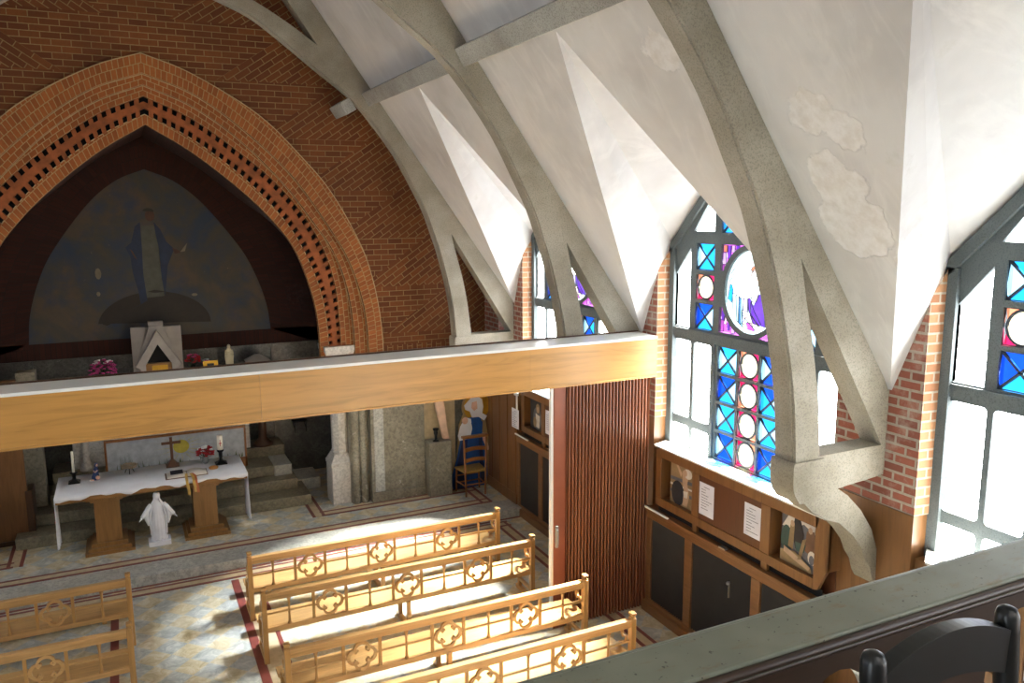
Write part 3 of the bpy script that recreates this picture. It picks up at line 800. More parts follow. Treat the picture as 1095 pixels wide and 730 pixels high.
# ------------------------------------------------------------------ windows
def window(yc, s, num):
    gx = CX+s*(GLASS-CX)
    o = empty('window_%d' % num, (gx, yc, 2.0)); struct(o)
    o['label'] = 'pentagonal stained glass window number %d' % num
    B = [(.94, 1.25), (.59, .89)]; Cc = (.175, .48)
    rect = lambda a, b, c, d: [(a, c), (b, c), (b, d), (a, d)]
    holes = []; clear = []; cells = []
    def rr(a, b, c, d, r=.035):
        out = []
        for (x, z, t0) in ((b-r, d-r, 0), (a+r, d-r, 90), (a+r, c+r, 180), (b-r, c+r, 270)):
            for k in range(4): t = math.radians(t0+30*k); out.append((x+r*math.cos(t), z+r*math.sin(t)))
        return out
    for sg in (1, -1):
        def S(P): return P if sg > 0 else [(-p[0], p[1]) for p in P]
        for (a, b) in B:
            for (z0, z1) in ((2.01, 2.30), (2.40, 3.30)):
                P = S(rr(a, b, z0, z1)); holes.append(P); clear.append(P)
        P = S([(.98, 3.45), (1.24, 3.45), (1.24, 4.05), (.98, 4.36)]); holes.append(P); clear.append(P)
        P = S([(.59, 4.54), (.94, 4.54), (.62, 4.96), (.59, 4.96)]); holes.append(P); clear.append(P)
        for k in range(4):
            z1 = 3.315-.32*k; cells.append(('x', sg*.1775 if sg > 0 else -.4775, sg*.4775 if sg > 0 else -.1775, z1-.285, z1, k+(0 if sg > 0 else 3)))
        for kind, z0, z1, i in (('x', 3.46, 3.75, 1), ('o', 3.79, 4.07, 0), ('x', 4.12, 4.41, 2)):
            a, b = (.58, .885) if sg > 0 else (-.885, -.58); cells.append((kind, a, b, z0, z1, i))
        a, b = (.1775, .4775) if sg > 0 else (-.4775, -.1775)
        cells.append(('x', a, b, 4.53, 4.82, 4))
        cells.append(('p1', a, b, 4.13, 4.41, 0)); cells.append(('p2', a, b, 3.47, 3.74, 0))
    for k in range(4): z1 = 3.315-.32*k; cells.append(('o', -.15, .15, z1-.285, z1, k))
    cells.append(('o', -.15, .15, 4.53, 4.82, 1)); cells.append(('x', -.15, .15, 4.88, 5.2, 2))
    for sg in (1, -1):
        P = [(.1775, 4.88), (.46, 4.88), (.46, 5.06), (.2, 5.3), (.1775, 5.3)]; P = P if sg > 0 else [(-p[0], p[1]) for p in P]
        holes.append(P); clear.append(P)
    rose = ell(0, 3.94, .405, .43, 36)
    cut = []
    for (kd, a, b, z0, z1, i) in cells:
        if kd in 'xo': cut.append(rect(a, b, z0, z1))
    # spandrel blocks cut by the roundel
    sp_polys = []
    for sg in (1, -1):
        for (z0, z1) in ((4.13, 4.41), (3.47, 3.74)):
            top = z0 > 4
            pts_ = []
            arc = []
            for k in range(9):
                zz = z0+(z1-z0)*k/8
                q = 1-((zz-3.94)/.46)**2
                xx = .435*math.sqrt(max(0, q)); arc.append((max(.1, xx), zz))
            P = [(sg*x, z) for x, z in arc] + [(sg*.4775, z1), (sg*.4775, z0)]
            if sg*0.4775 and True: sp_polys.append((P, top, sg))
    out = [(-1.40, 1.95), (1.40, 1.95), (1.40, 4.34), (0, 5.78), (-1.40, 4.34)]
    allh = holes+cut+[rose]+[p for p, _, _ in sp_polys]
    mb = MB()
    mb.prism([(yc+p[0], p[1]) for p in out], gx-.035, gx+.035, 0, 0, [[(yc+p[0], p[1]) for p in h] for h in allh])
    # heavy transoms and mullions
    x0, x1 = gx-.055, gx+.055
    mb.box(x0, x1, yc-1.37, yc+1.37, 3.33, 3.435); 
    for y in (.535, -.535): mb.box(x0, x1, yc+y-.02, yc+y+.02, 2.0, 3.34)
    for sg in (1, -1):
        mb.box(gx-.07, gx+.05, yc+sg*1.30-.06, yc+sg*1.30+.06, 1.98, 4.33)
        a = Vector((1.36, 4.36)); b = Vector((0, 5.74)); d = (b-a).normalized(); n = Vector((d.y, -d.x))*-1
        q = [a, b, b+Vector((0, -.12)), a+Vector((-.01, -.12))]
        mb.prism([(yc+sg*p[0], p[1]) for p in q], gx-.07, gx+.05, 0, 0)
    mb.mesh([(gx-.045*s, yc+p[0]*1.0, p[1]) for p in ell(0, 3.94, .46, .485, 36)]+[(gx-.045*s, yc+p[0], p[1]) for p in ell(0, 3.94, .405, .43, 36)],
            [(k, (k+1) % 36, 36+(k+1) % 36, 36+k) for k in range(36)])
    part(mb, 'window_frame', M['frame'], o)
    if s < 0 or num not in (1, 2, 3):
        pass
    # glass
    mb = MB()
    for P in clear: mb.mesh([(gx, yc+p[0], p[1]) for p in P], [tuple(t) for t in tessellate_polygon([[Vector((p[0], p[1], 0)) for p in P]])])
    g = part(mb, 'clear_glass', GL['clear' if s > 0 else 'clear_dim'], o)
    keys = list(GL.keys()); mi = {k: i for i, k in enumerate(keys)}
    mb = MB(); ld = MB()
    def poly(P, key, dx=0):
        mb.mesh([(gx+dx*-s, yc+p[0], p[1]) for p in P], [tuple(t) for t in tessellate_polygon([[Vector((p[0], p[1], 0)) for p in P]])], mi[key])
    def line(P, r=.007):
        ld.tube([(gx-.012*s, yc+p[0], p[1]) for p in P], r, 5)
    rnd = random.Random(3+num)
    for (kd, a, b, z0, z1, i) in cells:
        c = ((a+b)/2, (z0+z1)/2)
        if kd == 'x':
            cor = [(a, z0), (b, z0), (b, z1), (a, z1)]
            sets = [['sky', 'pale', 'sky', 'pale'], ['sky', 'blue', 'blue', 'pale'], ['sky', 'pale', 'sky', 'sky'], ['blue', 'pale', 'blue', 'sky'], ['sky', 'sky', 'blue', 'pale']]
            st = sets[i % 5]
            for k in range(4): poly([cor[k], cor[(k+1) % 4], c], st[k])
            line([(a, z0), (b, z1)], .014); line([(a, z1), (b, z0)], .014); line([(a, z0), (b, z0), (b, z1), (a, z1), (a, z0)], .012)
        elif kd == 'o':
            ra, rb = (b-a)/2*.86, (z1-z0)/2*.92
            for k, (x, z) in enumerate(((a, z0), (b, z0), (b, z1), (a, z1))):
                t0 = [PI, 1.5*PI, 0, .5*PI][k]
                arc = [(c[0]+ra*math.cos(t0+.5*PI*j/6), c[1]+rb*math.sin(t0+.5*PI*j/6)) for j in range(7)]
                poly([(x, z)]+arc[::-1], ['red', 'red', 'orange', 'red'][(k+i) % 4])
            poly(ell(c[0], c[1], ra, rb, 24), 'yellow', .002)
            E_ = ell(c[0], c[1], ra, rb, 24); line(E_+[E_[0]], .012); line([(a, z0), (b, z0), (b, z1), (a, z1), (a, z0)], .012)
    for P, top, sg in sp_polys:
        poly(P, 'magenta' if not top else 'magenta')
    # mosaic blocks over the spandrels (kept outside the roundel)
    for sg in (1, -1):
        for (xa, xb, za, zb, k) in ((.40, .47, 4.33, 4.40, 'orange'), (.42, .475, 4.2, 4.32, 'lilac'), (.35, .41, 4.26, 4.40, 'purple'), (.445, .475, 4.13, 4.19, 'magenta'),
                                    (.29, .34, 4.33, 4.40, 'lilac'), (.22, .28, 4.36, 4.405, 'purple'),
                                    (.41, .47, 3.60, 3.70, 'purple'), (.38, .42, 3.56, 3.64, 'flesh'), (.42, .47, 3.48, 3.55, 'magenta'), (.33, .37, 3.5, 3.58, 'purple'), (.25, .31, 3.475, 3.53, 'lilac')):
            poly([(sg*xa, za), (sg*xb, za), (sg*xb, zb), (sg*xa, zb)], k, .003); 
            line([(sg*xa, za), (sg*xb, za), (sg*xb, zb), (sg*xa, zb), (sg*xa, za)], .004)
    # roundel picture: a robed figure with arm stretched out against pale drapery
    poly(rose, 'ice')
    R_ = lambda P: [(-p[0], p[1]) for p in P]      # picture x runs the other way along the wall
    for key, P in (('clear', ell(-.12, 4.02, .2, .16, 14)), ('sky', [(-.34, 4.0), (-.29, 3.98), (-.31, 3.8), (-.37, 3.84)]),
                   ('ice', [(-.3, 3.9), (-.2, 3.93), (-.2, 3.6), (-.28, 3.66)]), ('pale', [(-.25, 3.88), (-.17, 3.92), (-.13, 3.56), (-.22, 3.62)]),
                   ('sky', [(-.20, 3.9), (-.185, 3.91), (-.165, 3.58), (-.185, 3.59)]), ('lilac', [(-.13, 3.92), (-.07, 3.94), (-.06, 3.7), (-.14, 3.6)]),
                   ('flesh', [(-.05, 3.98), (.1, 3.98), (.06, 3.85), (0, 3.84)]), ('purple', [(-.07, 3.93), (.02, 3.80), (.1, 3.93), (.16, 3.9), (.2, 3.6), (.02, 3.62), (-.05, 3.75)]),
                   ('lilac', [(-.02, 3.84), (.04, 3.74), (.14, 3.62), (.1, 3.6), (-.02, 3.72)]), ('flesh', [(-.12, 3.72), (-.02, 3.70), (.12, 3.60), (.18, 3.54), (.05, 3.56), (-.1, 3.66)]),
                   ('clear', [(-.14, 3.74), (-.05, 3.73), (-.03, 3.68), (-.12, 3.66)]), ('magenta', [(-.08, 3.62), (.0, 3.62), (.05, 3.54), (-.06, 3.55)]),
                   ('flesh', ell(.03, 4.08, .07, .10, 16)), ('orange', [(-.045, 4.14), (-.02, 4.19), (.03, 4.215), (.08, 4.2), (.11, 4.14), (.1, 4.05), (.085, 4.14), (.04, 4.17), (-.01, 4.15), (-.04, 4.06)]),
                   ('clear', ell(-.22, 4.12, .07, .05, 10)), ('yellow', [(-.16, 3.6), (-.1, 3.6), (-.1, 3.56), (-.15, 3.565)]), ('purple', [(.2, 3.95), (.3, 3.9), (.28, 3.65), (.2, 3.6)]),
                   ('sky', [(.26, 4.1), (.34, 4.05), (.33, 3.85), (.28, 3.9)])):
        P = R_(P); poly(P, key, .004+.0005*len(P)); line(P+[P[0]], .0045)
    line(R_([(-.34, 4.1), (-.25, 4.2), (-.12, 4.24), (-.05, 4.2)]), .004); line(R_([(-.36, 4.02), (-.28, 4.1), (-.2, 4.06), (-.16, 4.1)]), .004)
    line(R_([(0, 4.08), (.02, 4.085)]), .004); line(R_([(.05, 4.085), (.07, 4.08)]), .004); line(R_([(.01, 4.02), (.05, 4.02)]), .004)
    part(mb, 'stained_glass', [GL[k] for k in keys], o)
    part(ld, 'leading', M['lead'], o)
    return o
num = 1
for s, nm in ((1, 'right'), (-1, 'left')):
    for i, yc in enumerate(BAYS):
        if s < 0 and i == 0: continue
        w = window(yc, s, num); num += 1
        pos = ['over the gallery', 'nearest the viewer, partly cut off at the photo edge', 'beside the nearest rib, with roundel figure', 'farthest, glimpsed behind the middle rib'][i]
        w['label'] = '%s side stained glass window %s' % (nm, pos); w['category'] = 'window'

# ------------------------------------------------------------------ main beam across the nave
t = thing('ceiling_beam', 'long honey veneered wooden beam with white painted top spanning the nave', 'beam', (CX, 7.6, 2.86)); t['kind'] = 'structure'
mb = MB(); xs = [-4.85, -2.2, 1.07, 3.87, 5.52]
for a, b in zip(xs, xs[1:]): mb.box(a+.001, b-.001, 7.6, 7.63, 2.875, 3.305)
part(mb, 'fascia', M['fascia'], t)
mb = MB(); mb.box(-4.85, 5.52, 7.59, 7.62, 2.855, 2.878); part(mb, 'lower_moulding', M['fascia'], t, .004)
mb = MB(); mb.box(-4.85, 5.52, 7.6, 8.005, 3.305, 3.335); part(mb, 'top_board', M['white_paint'], t, .004)
mb = MB(); mb.box(-4.85, 5.52, 7.99, 8.006, 3.336, 3.352); part(mb, 'back_edge', M['dark_wood'], t)
mb = MB(); mb.box(-4.85, 5.50, 7.63, 8.0, 2.87, 3.30); part(mb, 'beam_core', M['fascia'], t)

# ------------------------------------------------------------------ folding door
t = thing('folding_door', 'brown pleated folding door hanging under the wooden beam', 'folding door', (4.8, 7.68, 0))
mb = MB(); n = 25; pts = []
for k in range(n*10+1):
    x = 4.33+(5.44-4.33)*k/(n*10); pts.append((x+.008*math.sin(4*PI*k/10), 7.66-.045*math.cos(2*PI*k/10)))
front = [(x, y) for x, y in pts]; back = [(x, y+.012) for x, y in reversed(pts)]
vs = [(x, y, .02) for x, y in pts]+[(x, y, 2.855) for x, y in pts]; m_ = len(pts)
mb.mesh(vs, [(k, k+1, m_+k+1, m_+k) for k in range(m_-1)], 0, True)
part(mb, 'pleated_curtain', M['pleat'], t)
mb = MB(); mb.box(4.175, 4.33, 7.63, 7.70, .01, 2.855); part(mb, 'lead_post', M['door_skin'], t, .008)
mb = MB(); mb.box(4.145, 4.178, 7.64, 7.69, .0, 2.855); part(mb, 'edge_strip', M['white_paint'], t, .004)
mb = MB(); mb.box(4.19, 4.225, 7.60, 7.63, 1.0, 1.26); mb.box(4.195, 4.22, 7.585, 7.60, 1.04, 1.22); part(mb, 'handle', M['silver'], t, .006)

# ------------------------------------------------------------------ dado cabinets under the windows
paint_mats = [M[k] for k in ('p_dark', 'p_brown', 'p_skin', 'p_white', 'p_teal', 'p_sand', 'p_grey')]
def picture(yc0, y0, y1, kind, label, group=None):
    """y0>y1 in bay coords"""
    zc0, zc1 = 1.487, 1.967
    o = thing('framed_picture', label, 'picture', (DADO+.06, yc0+(y0+y1)/2, zc0))
    w = y0-y1
    mb = MB(); mb.box(DADO+.062, DADO+.075, yc0+y1+.003, yc0+y0-.10, zc0, zc1)
    part(mb, 'backing', M['p_dark'], o)
    def P(pts): return [(yc0+y0-.105-(w-.115)*p[0], zc0+(zc1-zc0)*p[1]) for p in pts]
    if kind == 0:
        L_ = [(5, [(0, 0), (1, 0), (1, 1), (0, 1)]), (6, [(0, .55), (1, .6), (1, .68), (0, .63)]), (3, [(0, .42), (1, .47), (1, .51), (0, .47)]), (6, [(0, .25), (1, .28), (1, .36), (0, .32)]),
              (0, ell(.32, .28, .26, .3, 16)), (2, [(.5, .85), (.62, .95), (.74, .82), (.7, .6), (.78, .3), (.7, .05), (.52, .05), (.58, .4), (.5, .6)]), (3, ell(.72, .84, .16, .12, 12)),
              (2, ell(.62, .84, .07, .08, 10)), (2, [(.5, .8), (.3, 1), (.25, .97), (.45, .7)]), (3, [(.56, .4), (.74, .42), (.72, .26), (.58, .25)])]
    elif kind == 1:
        L_ = [(6, [(0, 0), (1, 0), (1, 1), (0, 1)]), (3, [(0, .7), (.2, 1), (1, 1), (1, .75), (.6, .9), (.3, .72)]), (4, ell(.14, .45, .16, .3, 14)), (0, [(.35, .98), (.5, 1), (.62, .7), (.58, .35), (.4, .35), (.3, .6)]),
              (5, [(.24, .8), (.36, .82), (.34, .3), (.2, .34)]), (2, ell(.3, .83, .06, .07, 8)), (1, [(.7, .8), (.9, .85), (.98, .45), (.8, .35), (.66, .4)]), (2, ell(.8, .84, .06, .07, 8)),
              (4, [(.4, .5), (.7, .52), (.66, .35), (.44, .32)]), (5, [(0, .22), (.4, .3), (.85, .12), (.9, .0), (0, 0)]), (2, [(.1, .32), (.5, .22), (.85, .12), (.8, .04), (.4, .12), (.1, .2)]),
              (3, ell(.88, .32, .11, .14, 12)), (6, ell(.88, .28, .07, .1, 10)), (5, [(.62, .6), (.72, .66), (.6, .2), (.5, .16)])]
    else:
        L_ = [(0, [(0, 0), (1, 0), (1, 1), (0, 1)]), (6, ell(.5, .4, .3, .36, 16)), (5, ell(.55, .72, .14, .16, 14)), (2, ell(.55, .68, .08, .1, 12)), (3, [(.4, .55), (.7, .5), (.66, .1), (.44, .12)]), (5, ell(.35, .25, .12, .18, 10))]
    flat('painting', [(mi, P(p)) for mi, p in L_], o, DADO+.060, paint_mats, 0)
    return o
def paper(x, ya, yb, z0, z1, label, cat='notice', red=False, group=None):
    o = thing('paper_notice', label, cat, (x, (ya+yb)/2, z0), group)
    mb = MB(); mb.box(x-.003, x, min(ya, yb), max(ya, yb), z0, z1); part(mb, 'sheet', M['paper'], o)
    mb = MB(); hi = max(ya, yb); w = abs(ya-yb); r = random.Random(int(abs(ya)*1000))
    for k in range(9):
        z = z1-.045-.03*k
        if z < z0+.02: break
        l = w*(.3+.45*r.random()) if k else w*.4
        s0 = hi-w*.14 if k else hi-w*.3
        mb.box(x-.0045, x-.003, s0-l, s0, z, z+.006)
    part(mb, 'print', M['ink'], o)
    if red:
        mb = MB(); mb.mesh([(x-.006, p[0], p[1]) for p in ell(hi-w*.45, (z0+z1)/2, .045, .035, 10)], [tuple(range(10))]); part(mb, 'red_mark', M['red'], o)
    return o
bay_words = {2.84: 'nearest bay', 6.36: 'middle bay', 9.88: 'far bay beyond the folding door', -.68: 'gallery bay'}
def dado(yc):
    w_ = bay_words[yc]; off = yc-6.36
    Y = lambda y: y+off
    F = DADO
    t = thing('wall_cabinet', 'oak wall cabinet with reeded dark panels, %s' % w_, 'cabinet', (F, yc, 0))
    mb = MB()
    mb.box(F-.04, PIER+.02, Y(4.9), Y(7.6), 0, .12)                                   # plinth
    for z0, z1 in ((.10, .16), (1.17, 1.27)): mb.box(F, F+.04, Y(4.9), Y(7.58), z0, z1)
    mb.box(F-.035, PIER, Y(4.9), Y(7.585), 1.27, 1.31)
    for a, b in ((7.49, 7.58), (6.735, 6.86), (5.675, 5.80), (4.9, 5.04)): mb.box(F, F+.04, Y(a), Y(b), .16, 1.17)
    part(mb, 'cabinet_frame', M['dado_h'], t, .006)
    names = ('reeded_panel',)*3
    for a, b in ((6.86, 7.49), (5.80, 6.735), (5.04, 5.675)):
        mb = MB(); n = int((b-a)/.036)
        vs = []
        for k in range(2*n+1):
            y = Y(a)+(b-a)*k/(2*n); vs.append((F+(.012 if k % 2 else .045), y))
        m_ = len(vs)
        mb.mesh([(x, y, .16) for x, y in vs]+[(x, y, 1.17) for x, y in vs], [(k, k+1, m_+k+1, m_+k) for k in range(m_-1)])
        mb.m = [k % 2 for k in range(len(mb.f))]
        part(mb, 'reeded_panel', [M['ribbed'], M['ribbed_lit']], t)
    mb = MB(); mb.ball((F-.005, Y(6.12), .96), .022); mb.box(F, F+.02, Y(6.115), Y(6.125), .80, .98); part(mb, 'lock_knob', M['silver'], t)
    mb = MB(); mb.box(F-.045, F-.02, Y(7.12), Y(7.57), 1.30, 1.322); part(mb, 'worn_edge_strip', M['white_paint'], t, .005)
    mb = MB(); mb.box(F-.05, F, Y(6.14), Y(6.24), 1.315, 1.335); part(mb, 'latch', M['silver'], t, .004)
    t2 = thing('display_case', 'shallow oak display case with picture niches, %s' % w_, 'display case', (F, yc, 1.38))
    mb = MB()
    mb.box(F-.0, F+.035, Y(4.99), Y(7.43), 1.97, 2.085); mb.box(F, F+.035, Y(5.02), Y(7.43), 1.385, 1.485)
    for a, b in ((7.32, 7.43), (6.65, 6.76), (5.58, 5.70)): mb.box(F, F+.035, Y(a), Y(b), 1.485, 1.97)
    mb.prism([(Y(5.02), 1.38), (Y(5.02), 2.085), (Y(4.86), 2.07), (Y(4.86), 1.62), (Y(4.96), 1.4)], F, F+.035, 0)
    mb.box(F, PIER, Y(4.86), Y(4.88), 1.6, 2.07); mb.box(F, PIER, Y(7.41), Y(7.43), 1.38, 2.085)
    for a, b in ((7.32, 7.34), (6.74, 6.76), (5.58, 5.6), (5.0, 5.02)): mb.box(F+.03, F+.16, Y(a), Y(b), 1.485, 1.97)
    for a, b in ((6.75, 7.33), (5.0, 5.59)): mb.box(F+.03, F+.16, Y(a), Y(b), 1.47, 1.485)
    part(mb, 'case_frame', M['dado'], t2, .005)
    mb = MB(); mb.box(F+.012, F+.03, Y(5.70), Y(6.65), 1.485, 1.97); mb.box(F+.15, F+.17, Y(4.9), Y(7.42), 1.31, 2.0); part(mb, 'back_panel', M['dado_red'], t2)
    mb = MB(); mb.box(F+.05, F+.06, Y(4.95), Y(7.42), 1.31, 1.39); part(mb, 'painted_shadow_strip', M['void'], t2)  # black strip painting the shade between case and cabinet
    for a, b in ((6.67, 6.74), (5.60, 5.68)): mb = MB(); mb.box(F+.005, F+.04, Y(a), Y(b), 1.31, 1.39); part(mb, 'spacer', M['dado'], t2)
    mb = MB()
    mb.mesh([(F-.01, Y(4.86), 2.10), (F-.01, Y(7.44), 2.10), (GLASS+.02, Y(7.74), 2.035), (GLASS+.02, Y(4.98), 2.035), (F-.01, Y(4.86), 2.08), (F-.01, Y(7.44), 2.08), (GLASS+.02, Y(7.74), 1.97), (GLASS+.02, Y(4.98), 1.97)],
            [(0, 1, 2, 3), (4, 7, 6, 5), (0, 4, 5, 1), (1, 5, 6, 2), (2, 6, 7, 3), (3, 7, 4, 0)])
    o = mb.build('window_ledge', M['ledge']); struct(o, 'white window ledge over the %s display case' % w_, 'ledge')
    if yc > 0:
        ds = {6.36: ('painting of a pale figure with raised arm in the left niche', 'crowded painting of grieving robed figures in the right niche'),
              2.84: ('painting in the left niche of the nearest display case', 'painting in the right niche of the nearest display case'),
              9.88: ('dark painting of a haloed head in the far display case', 'painting in the right niche of the far display case')}[yc]
        picture(off, 7.32, 6.76, {6.36: 0, 2.84: 1, 9.88: 2}[yc], ds[0]); picture(off, 5.58, 5.02, {6.36: 1, 2.84: 0, 9.88: 0}[yc], ds[1])
        pl = {6.36: ('white printed sheet pinned beside the raised-arm painting', 'white printed sheet with small drawings pinned beside the crowded painting'),
              2.84: ('white sheet with a red mark seen beyond the black chair', 'white printed sheet on the nearest display case, away from the red marked one'),
              9.88: ('white printed sheet on the far display case at the folding door', 'hidden white sheet on the far display case')}[yc]
        paper(F+.0115, Y(6.64), Y(6.405), 1.545, 1.90, pl[0], red=(yc == 2.84)); paper(F+.0115, Y(5.94), Y(5.71), 1.575, 1.905, pl[1])
for yc in (2.84, 6.36, 9.88): dado(yc)
# board panelling between the far cabinet and the altar wall
mb = MB()
mb.box(DADO, DADO+.17, 11.1, 12.3, DZ, 2.34)
for k in range(4): y = 11.13+.3*k; mb.box(DADO-.012, DADO, y, y+.05, .3, 2.3)
mb.box(DADO-.02, DADO, 11.1, 12.3, DZ, .30); mb.box(DADO-.02, DADO, 11.1, 12.3, 2.26, 2.34)
struct(mb.build('wall_right', M['dado'], bevel=.004), 'vertical board panelling in the right corner by the altar wall', 'wall')
paper(DADO-.015, 11.24, 10.99, 1.39, 1.70, 'white printed sheet hung on the corner board panelling')
o = thing('wall_bracket', 'small white hanging holder above the sheet on the corner panelling', 'bracket', (DADO-.02, 11.06, 1.76))
mb = MB(); mb.box(DADO-.03, DADO-.012, 11.03, 11.07, 1.7, 1.95); mb.box(DADO-.05, DADO-.012, 11.0, 11.1, 1.93, 1.98); part(mb, 'holder', M['white_paint'], o, .004)

# ------------------------------------------------------------------ pews
def make_pew(L=3.25):
    root = empty('pew'); XE = L
    H = .8
    # local: x along pew 0..L, y 0 = back, +y towards the altar
    mb = MB(); mb.box(.02, XE-.02, -.03, .035, .755, .79); part(mb, 'top_rail', M['pew'], root, .006)
    mb = MB(); mb.box(.05, XE-.05, -.012, .02, .70, .757); part(mb, 'upper_back_rail', M['pew'], root, .004)
    mb = MB(); mb.box(.05, XE-.05, -.014, .022, .345, .40); part(mb, 'lower_back_rail', M['pew'], root, .004)
    stiles = [.55, .91, 1.45, 1.79, 2.33, 2.67]
    for x in stiles: mb = MB(); mb.box(x-.016, x+.016, -.01, .018, .40, .70); part(mb, 'back_stile', M['pew_v'], root, .003)
    for x in (.29, 1.18, 2.07, 2.95):
        mb = MB(); mb.lathe((x, .005, .40), [(.026, 0), (.016, .03), (.012, .1), (.014, .15), (.012, .2), (.016, .27), (.026, .30)], 8); part(mb, 'baluster', M['pew_v'], root)
    for a, b in ((.06, .55), (.91, 1.45), (1.79, 2.33), (2.67, XE-.05)): mb = MB(); mb.box(a, b, -.006, .012, .545, .565); part(mb, 'mid_rail', M['pew'], root)
    for x in (.73, 1.62, 2.50):
        mb = MB(); loop = []; R, c = .082, .070
        for q in range(4):
            ac = q*PI/2
            for j in range(9):
                w = ac-PI*.62+PI*1.24*j/8
                loop.append((x+c*math.cos(ac)+R*math.cos(w), .55+c*math.sin(ac)+R*math.sin(w)))
        inn_ = [(x+(p[0]-x)*.79, .55+(p[1]-.55)*.79) for p in loop]; n = len(loop)
        vs = [(p[0], -.012, p[1]) for p in loop]+[(p[0], -.012, p[1]) for p in inn_]+[(p[0], .02, p[1]) for p in loop]+[(p[0], .02, p[1]) for p in inn_]
        fs = []
        for k in range(n):
            j = (k+1) % n; fs += [(k, j, n+j, n+k), (2*n+k, 3*n+k, 3*n+j, 2*n+j), (k, 2*n+k, 2*n+j, j), (n+k, n+j, 3*n+j, 3*n+k)]
        mb.mesh(vs, fs)
        for dx in (.165, -.165): mb.box(x+dx-.02, x+dx+.02, -.006, .012, .538, .562)
        part(mb, 'quatrefoil', M['pew'], root)
    mb = MB(); mb.box(.02, XE-.02, .02, .39, .375, .402); part(mb, 'seat', M['pew'], root, .005)
    mb = MB(); mb.box(.04, XE-.04, .35, .37, .32, .375); part(mb, 'seat_rail', M['pew'], root)
    for x in (0, XE-.055):
        e = MB(); e.box(x, x+.055, -.035, .03, 0, .80); p = part(e, 'end_post', M['pew_v'], root, .005)
        f = MB(); f.box(x+.004, x+.051, -.03, .025, .80, .815); f.box(x+.012, x+.043, -.02, .015, .815, .83); f.box(x, x+.055, -.035, .03, .83, .855)
        f.v = [Vector(v) for v in f.v]; f.build('finial', M['pew_v'], p, .004)
        mb = MB(); mb.box(x+.008, x+.048, .32, .37, 0, .38); part(mb, 'leg', M['pew_v'], root, .004)
        mb = MB(); mb.box(x+.005, x+.05, -.03, .42, 0, .05); mb.box(x+.01, x+.045, .0, .35, .12, .16); part(mb, 'foot_runner', M['pew'], root, .004)
        mb = MB(); pts_ = [(x+.027, .0, .66), (x+.027, .08, .67), (x+.027, .15, .64), (x+.027, .18, .58), (x+.027, .15, .53), (x+.027, .10, .55), (x+.027, .11, .49), (x+.027, .19, .44), (x+.027, .24, .40)]
        mb.tube(pts_, [.02, .02, .021, .022, .02, .016, .018, .02, .02], 8); part(mb, 'arm_scroll', M['pew_v'], root)
    mb = MB(); mb.box(1.60, 1.65, -.03, .02, 0, .36); part(mb, 'leg', M['pew_v'], root, .004)
    mb = MB(); mb.box(1.60, 1.65, .3, .36, 0, .38); part(mb, 'leg', M['pew_v'], root, .004)
    mb = MB(); mb.box(1.60, 1.65, -.03, .42, 0, .05); part(mb, 'foot_runner', M['pew'], root, .004)
    mb = MB(); mb.box(.03, XE-.03, .64, .80, .15, .185); mb.box(.05, XE-.05, .70, .74, .10, .15)
    for x in (.3, 1.6, XE-.35): mb.box(x, x+.05, .65, .79, 0, .15)
    part(mb, 'kneeler', M['pew'], root, .005)
    return root
bpy.context.view_layer.update()
pew = make_pew()
spots = [(1.06, 9.40, 'front oak pew of the right block, nearest the altar'), (1.06, 8.38, 'second oak pew of the right block from the altar'),
         (1.08, 7.15, 'third oak pew of the right block, touching the folding door'), (1.07, 6.22, 'fourth oak pew of the right block, half hidden by the gallery rail'),
         (-3.42, 9.43, 'front oak pew of the left block, nearest the altar'), (-3.42, 8.22, 'second oak pew of the left block, at the bottom left'),
         (1.07, 5.1, 'fifth oak pew of the right block, under the gallery')]
allk = kids(pew)
def dup_pew():
    r = pew.copy(); COL.objects.link(r)
    for ch in allk:
        c = ch.copy(); COL.objects.link(c); c.parent = r
        for g in sub[ch.name]:
            d = g.copy(); COL.objects.link(d); d.parent = c
    return r
sub = {ch.name: kids(ch) for ch in allk}
for i, (x, y, lab) in enumerate(spots):
    o = pew if i == 0 else dup_pew()
    o.location = (x, y, 0); tag(o, lab, 'pew', 'oak pews with quatrefoil backs')

# ------------------------------------------------------------------ altar table and things on it
AX0, AX1, AY0, AY1, AZ = -1.04, 1.43, 11.97, 12.53, 1.0
t = thing('altar_table', 'honey oak altar table on two stepped pedestals', 'altar', (.2, 12.2, DZ))
mb = MB(); mb.box(AX0, AX1, AY0, AY1+.42, .915, .995); part(mb, 'tabletop', M['altar_wood_h'], t, .006)
for x in (-.43, .84):
    mb = MB(); yc_ = 12.25
    mb.lathe((x, yc_, DZ), [(.205, .2), (.20, .2), (.17, .72)], 4, rot=PI/4, smooth=False)
    mb.mesh([], [])
    for (h0, h1, w) in ((0, .045, .31), (.045, .09, .27), (.09, .14, .225)): mb.box(x-w, x+w, yc_-w-.02, yc_+w, DZ+h0, DZ+h1)
    mb.box(x-.16, x+.16, yc_-.2, yc_+.2, DZ+.14, .86); mb.box(x-.20, x+.20, yc_-.24, yc_+.24, .86, .89); mb.box(x-.25, x+.25, yc_-.26, yc_+.26, .89, .915)
    mb.v = mb.v[16:] if False else mb.v
    part(mb, 'pedestal', M['altar_wood'], t, .008)
mb = MB()
nx = 40; vs = []; fs = []
for i in range(nx+1):
    x = AX0-.01+(AX1-AX0+.02)*i/nx
    ov = .02+.022*math.sin(i*.55)+.018*math.sin(i*1.3+1)
    vs += [(x, AY1+.43, 1.0), (x, AY0-.005, 1.003), (x, AY0-.012, .985-max(0, ov))]
for i in range(nx):
    a = i*3; fs += [(a, a+3, a+4, a+1), (a+1, a+4, a+5, a+2)]
mb.mesh(vs, fs, 0, True)
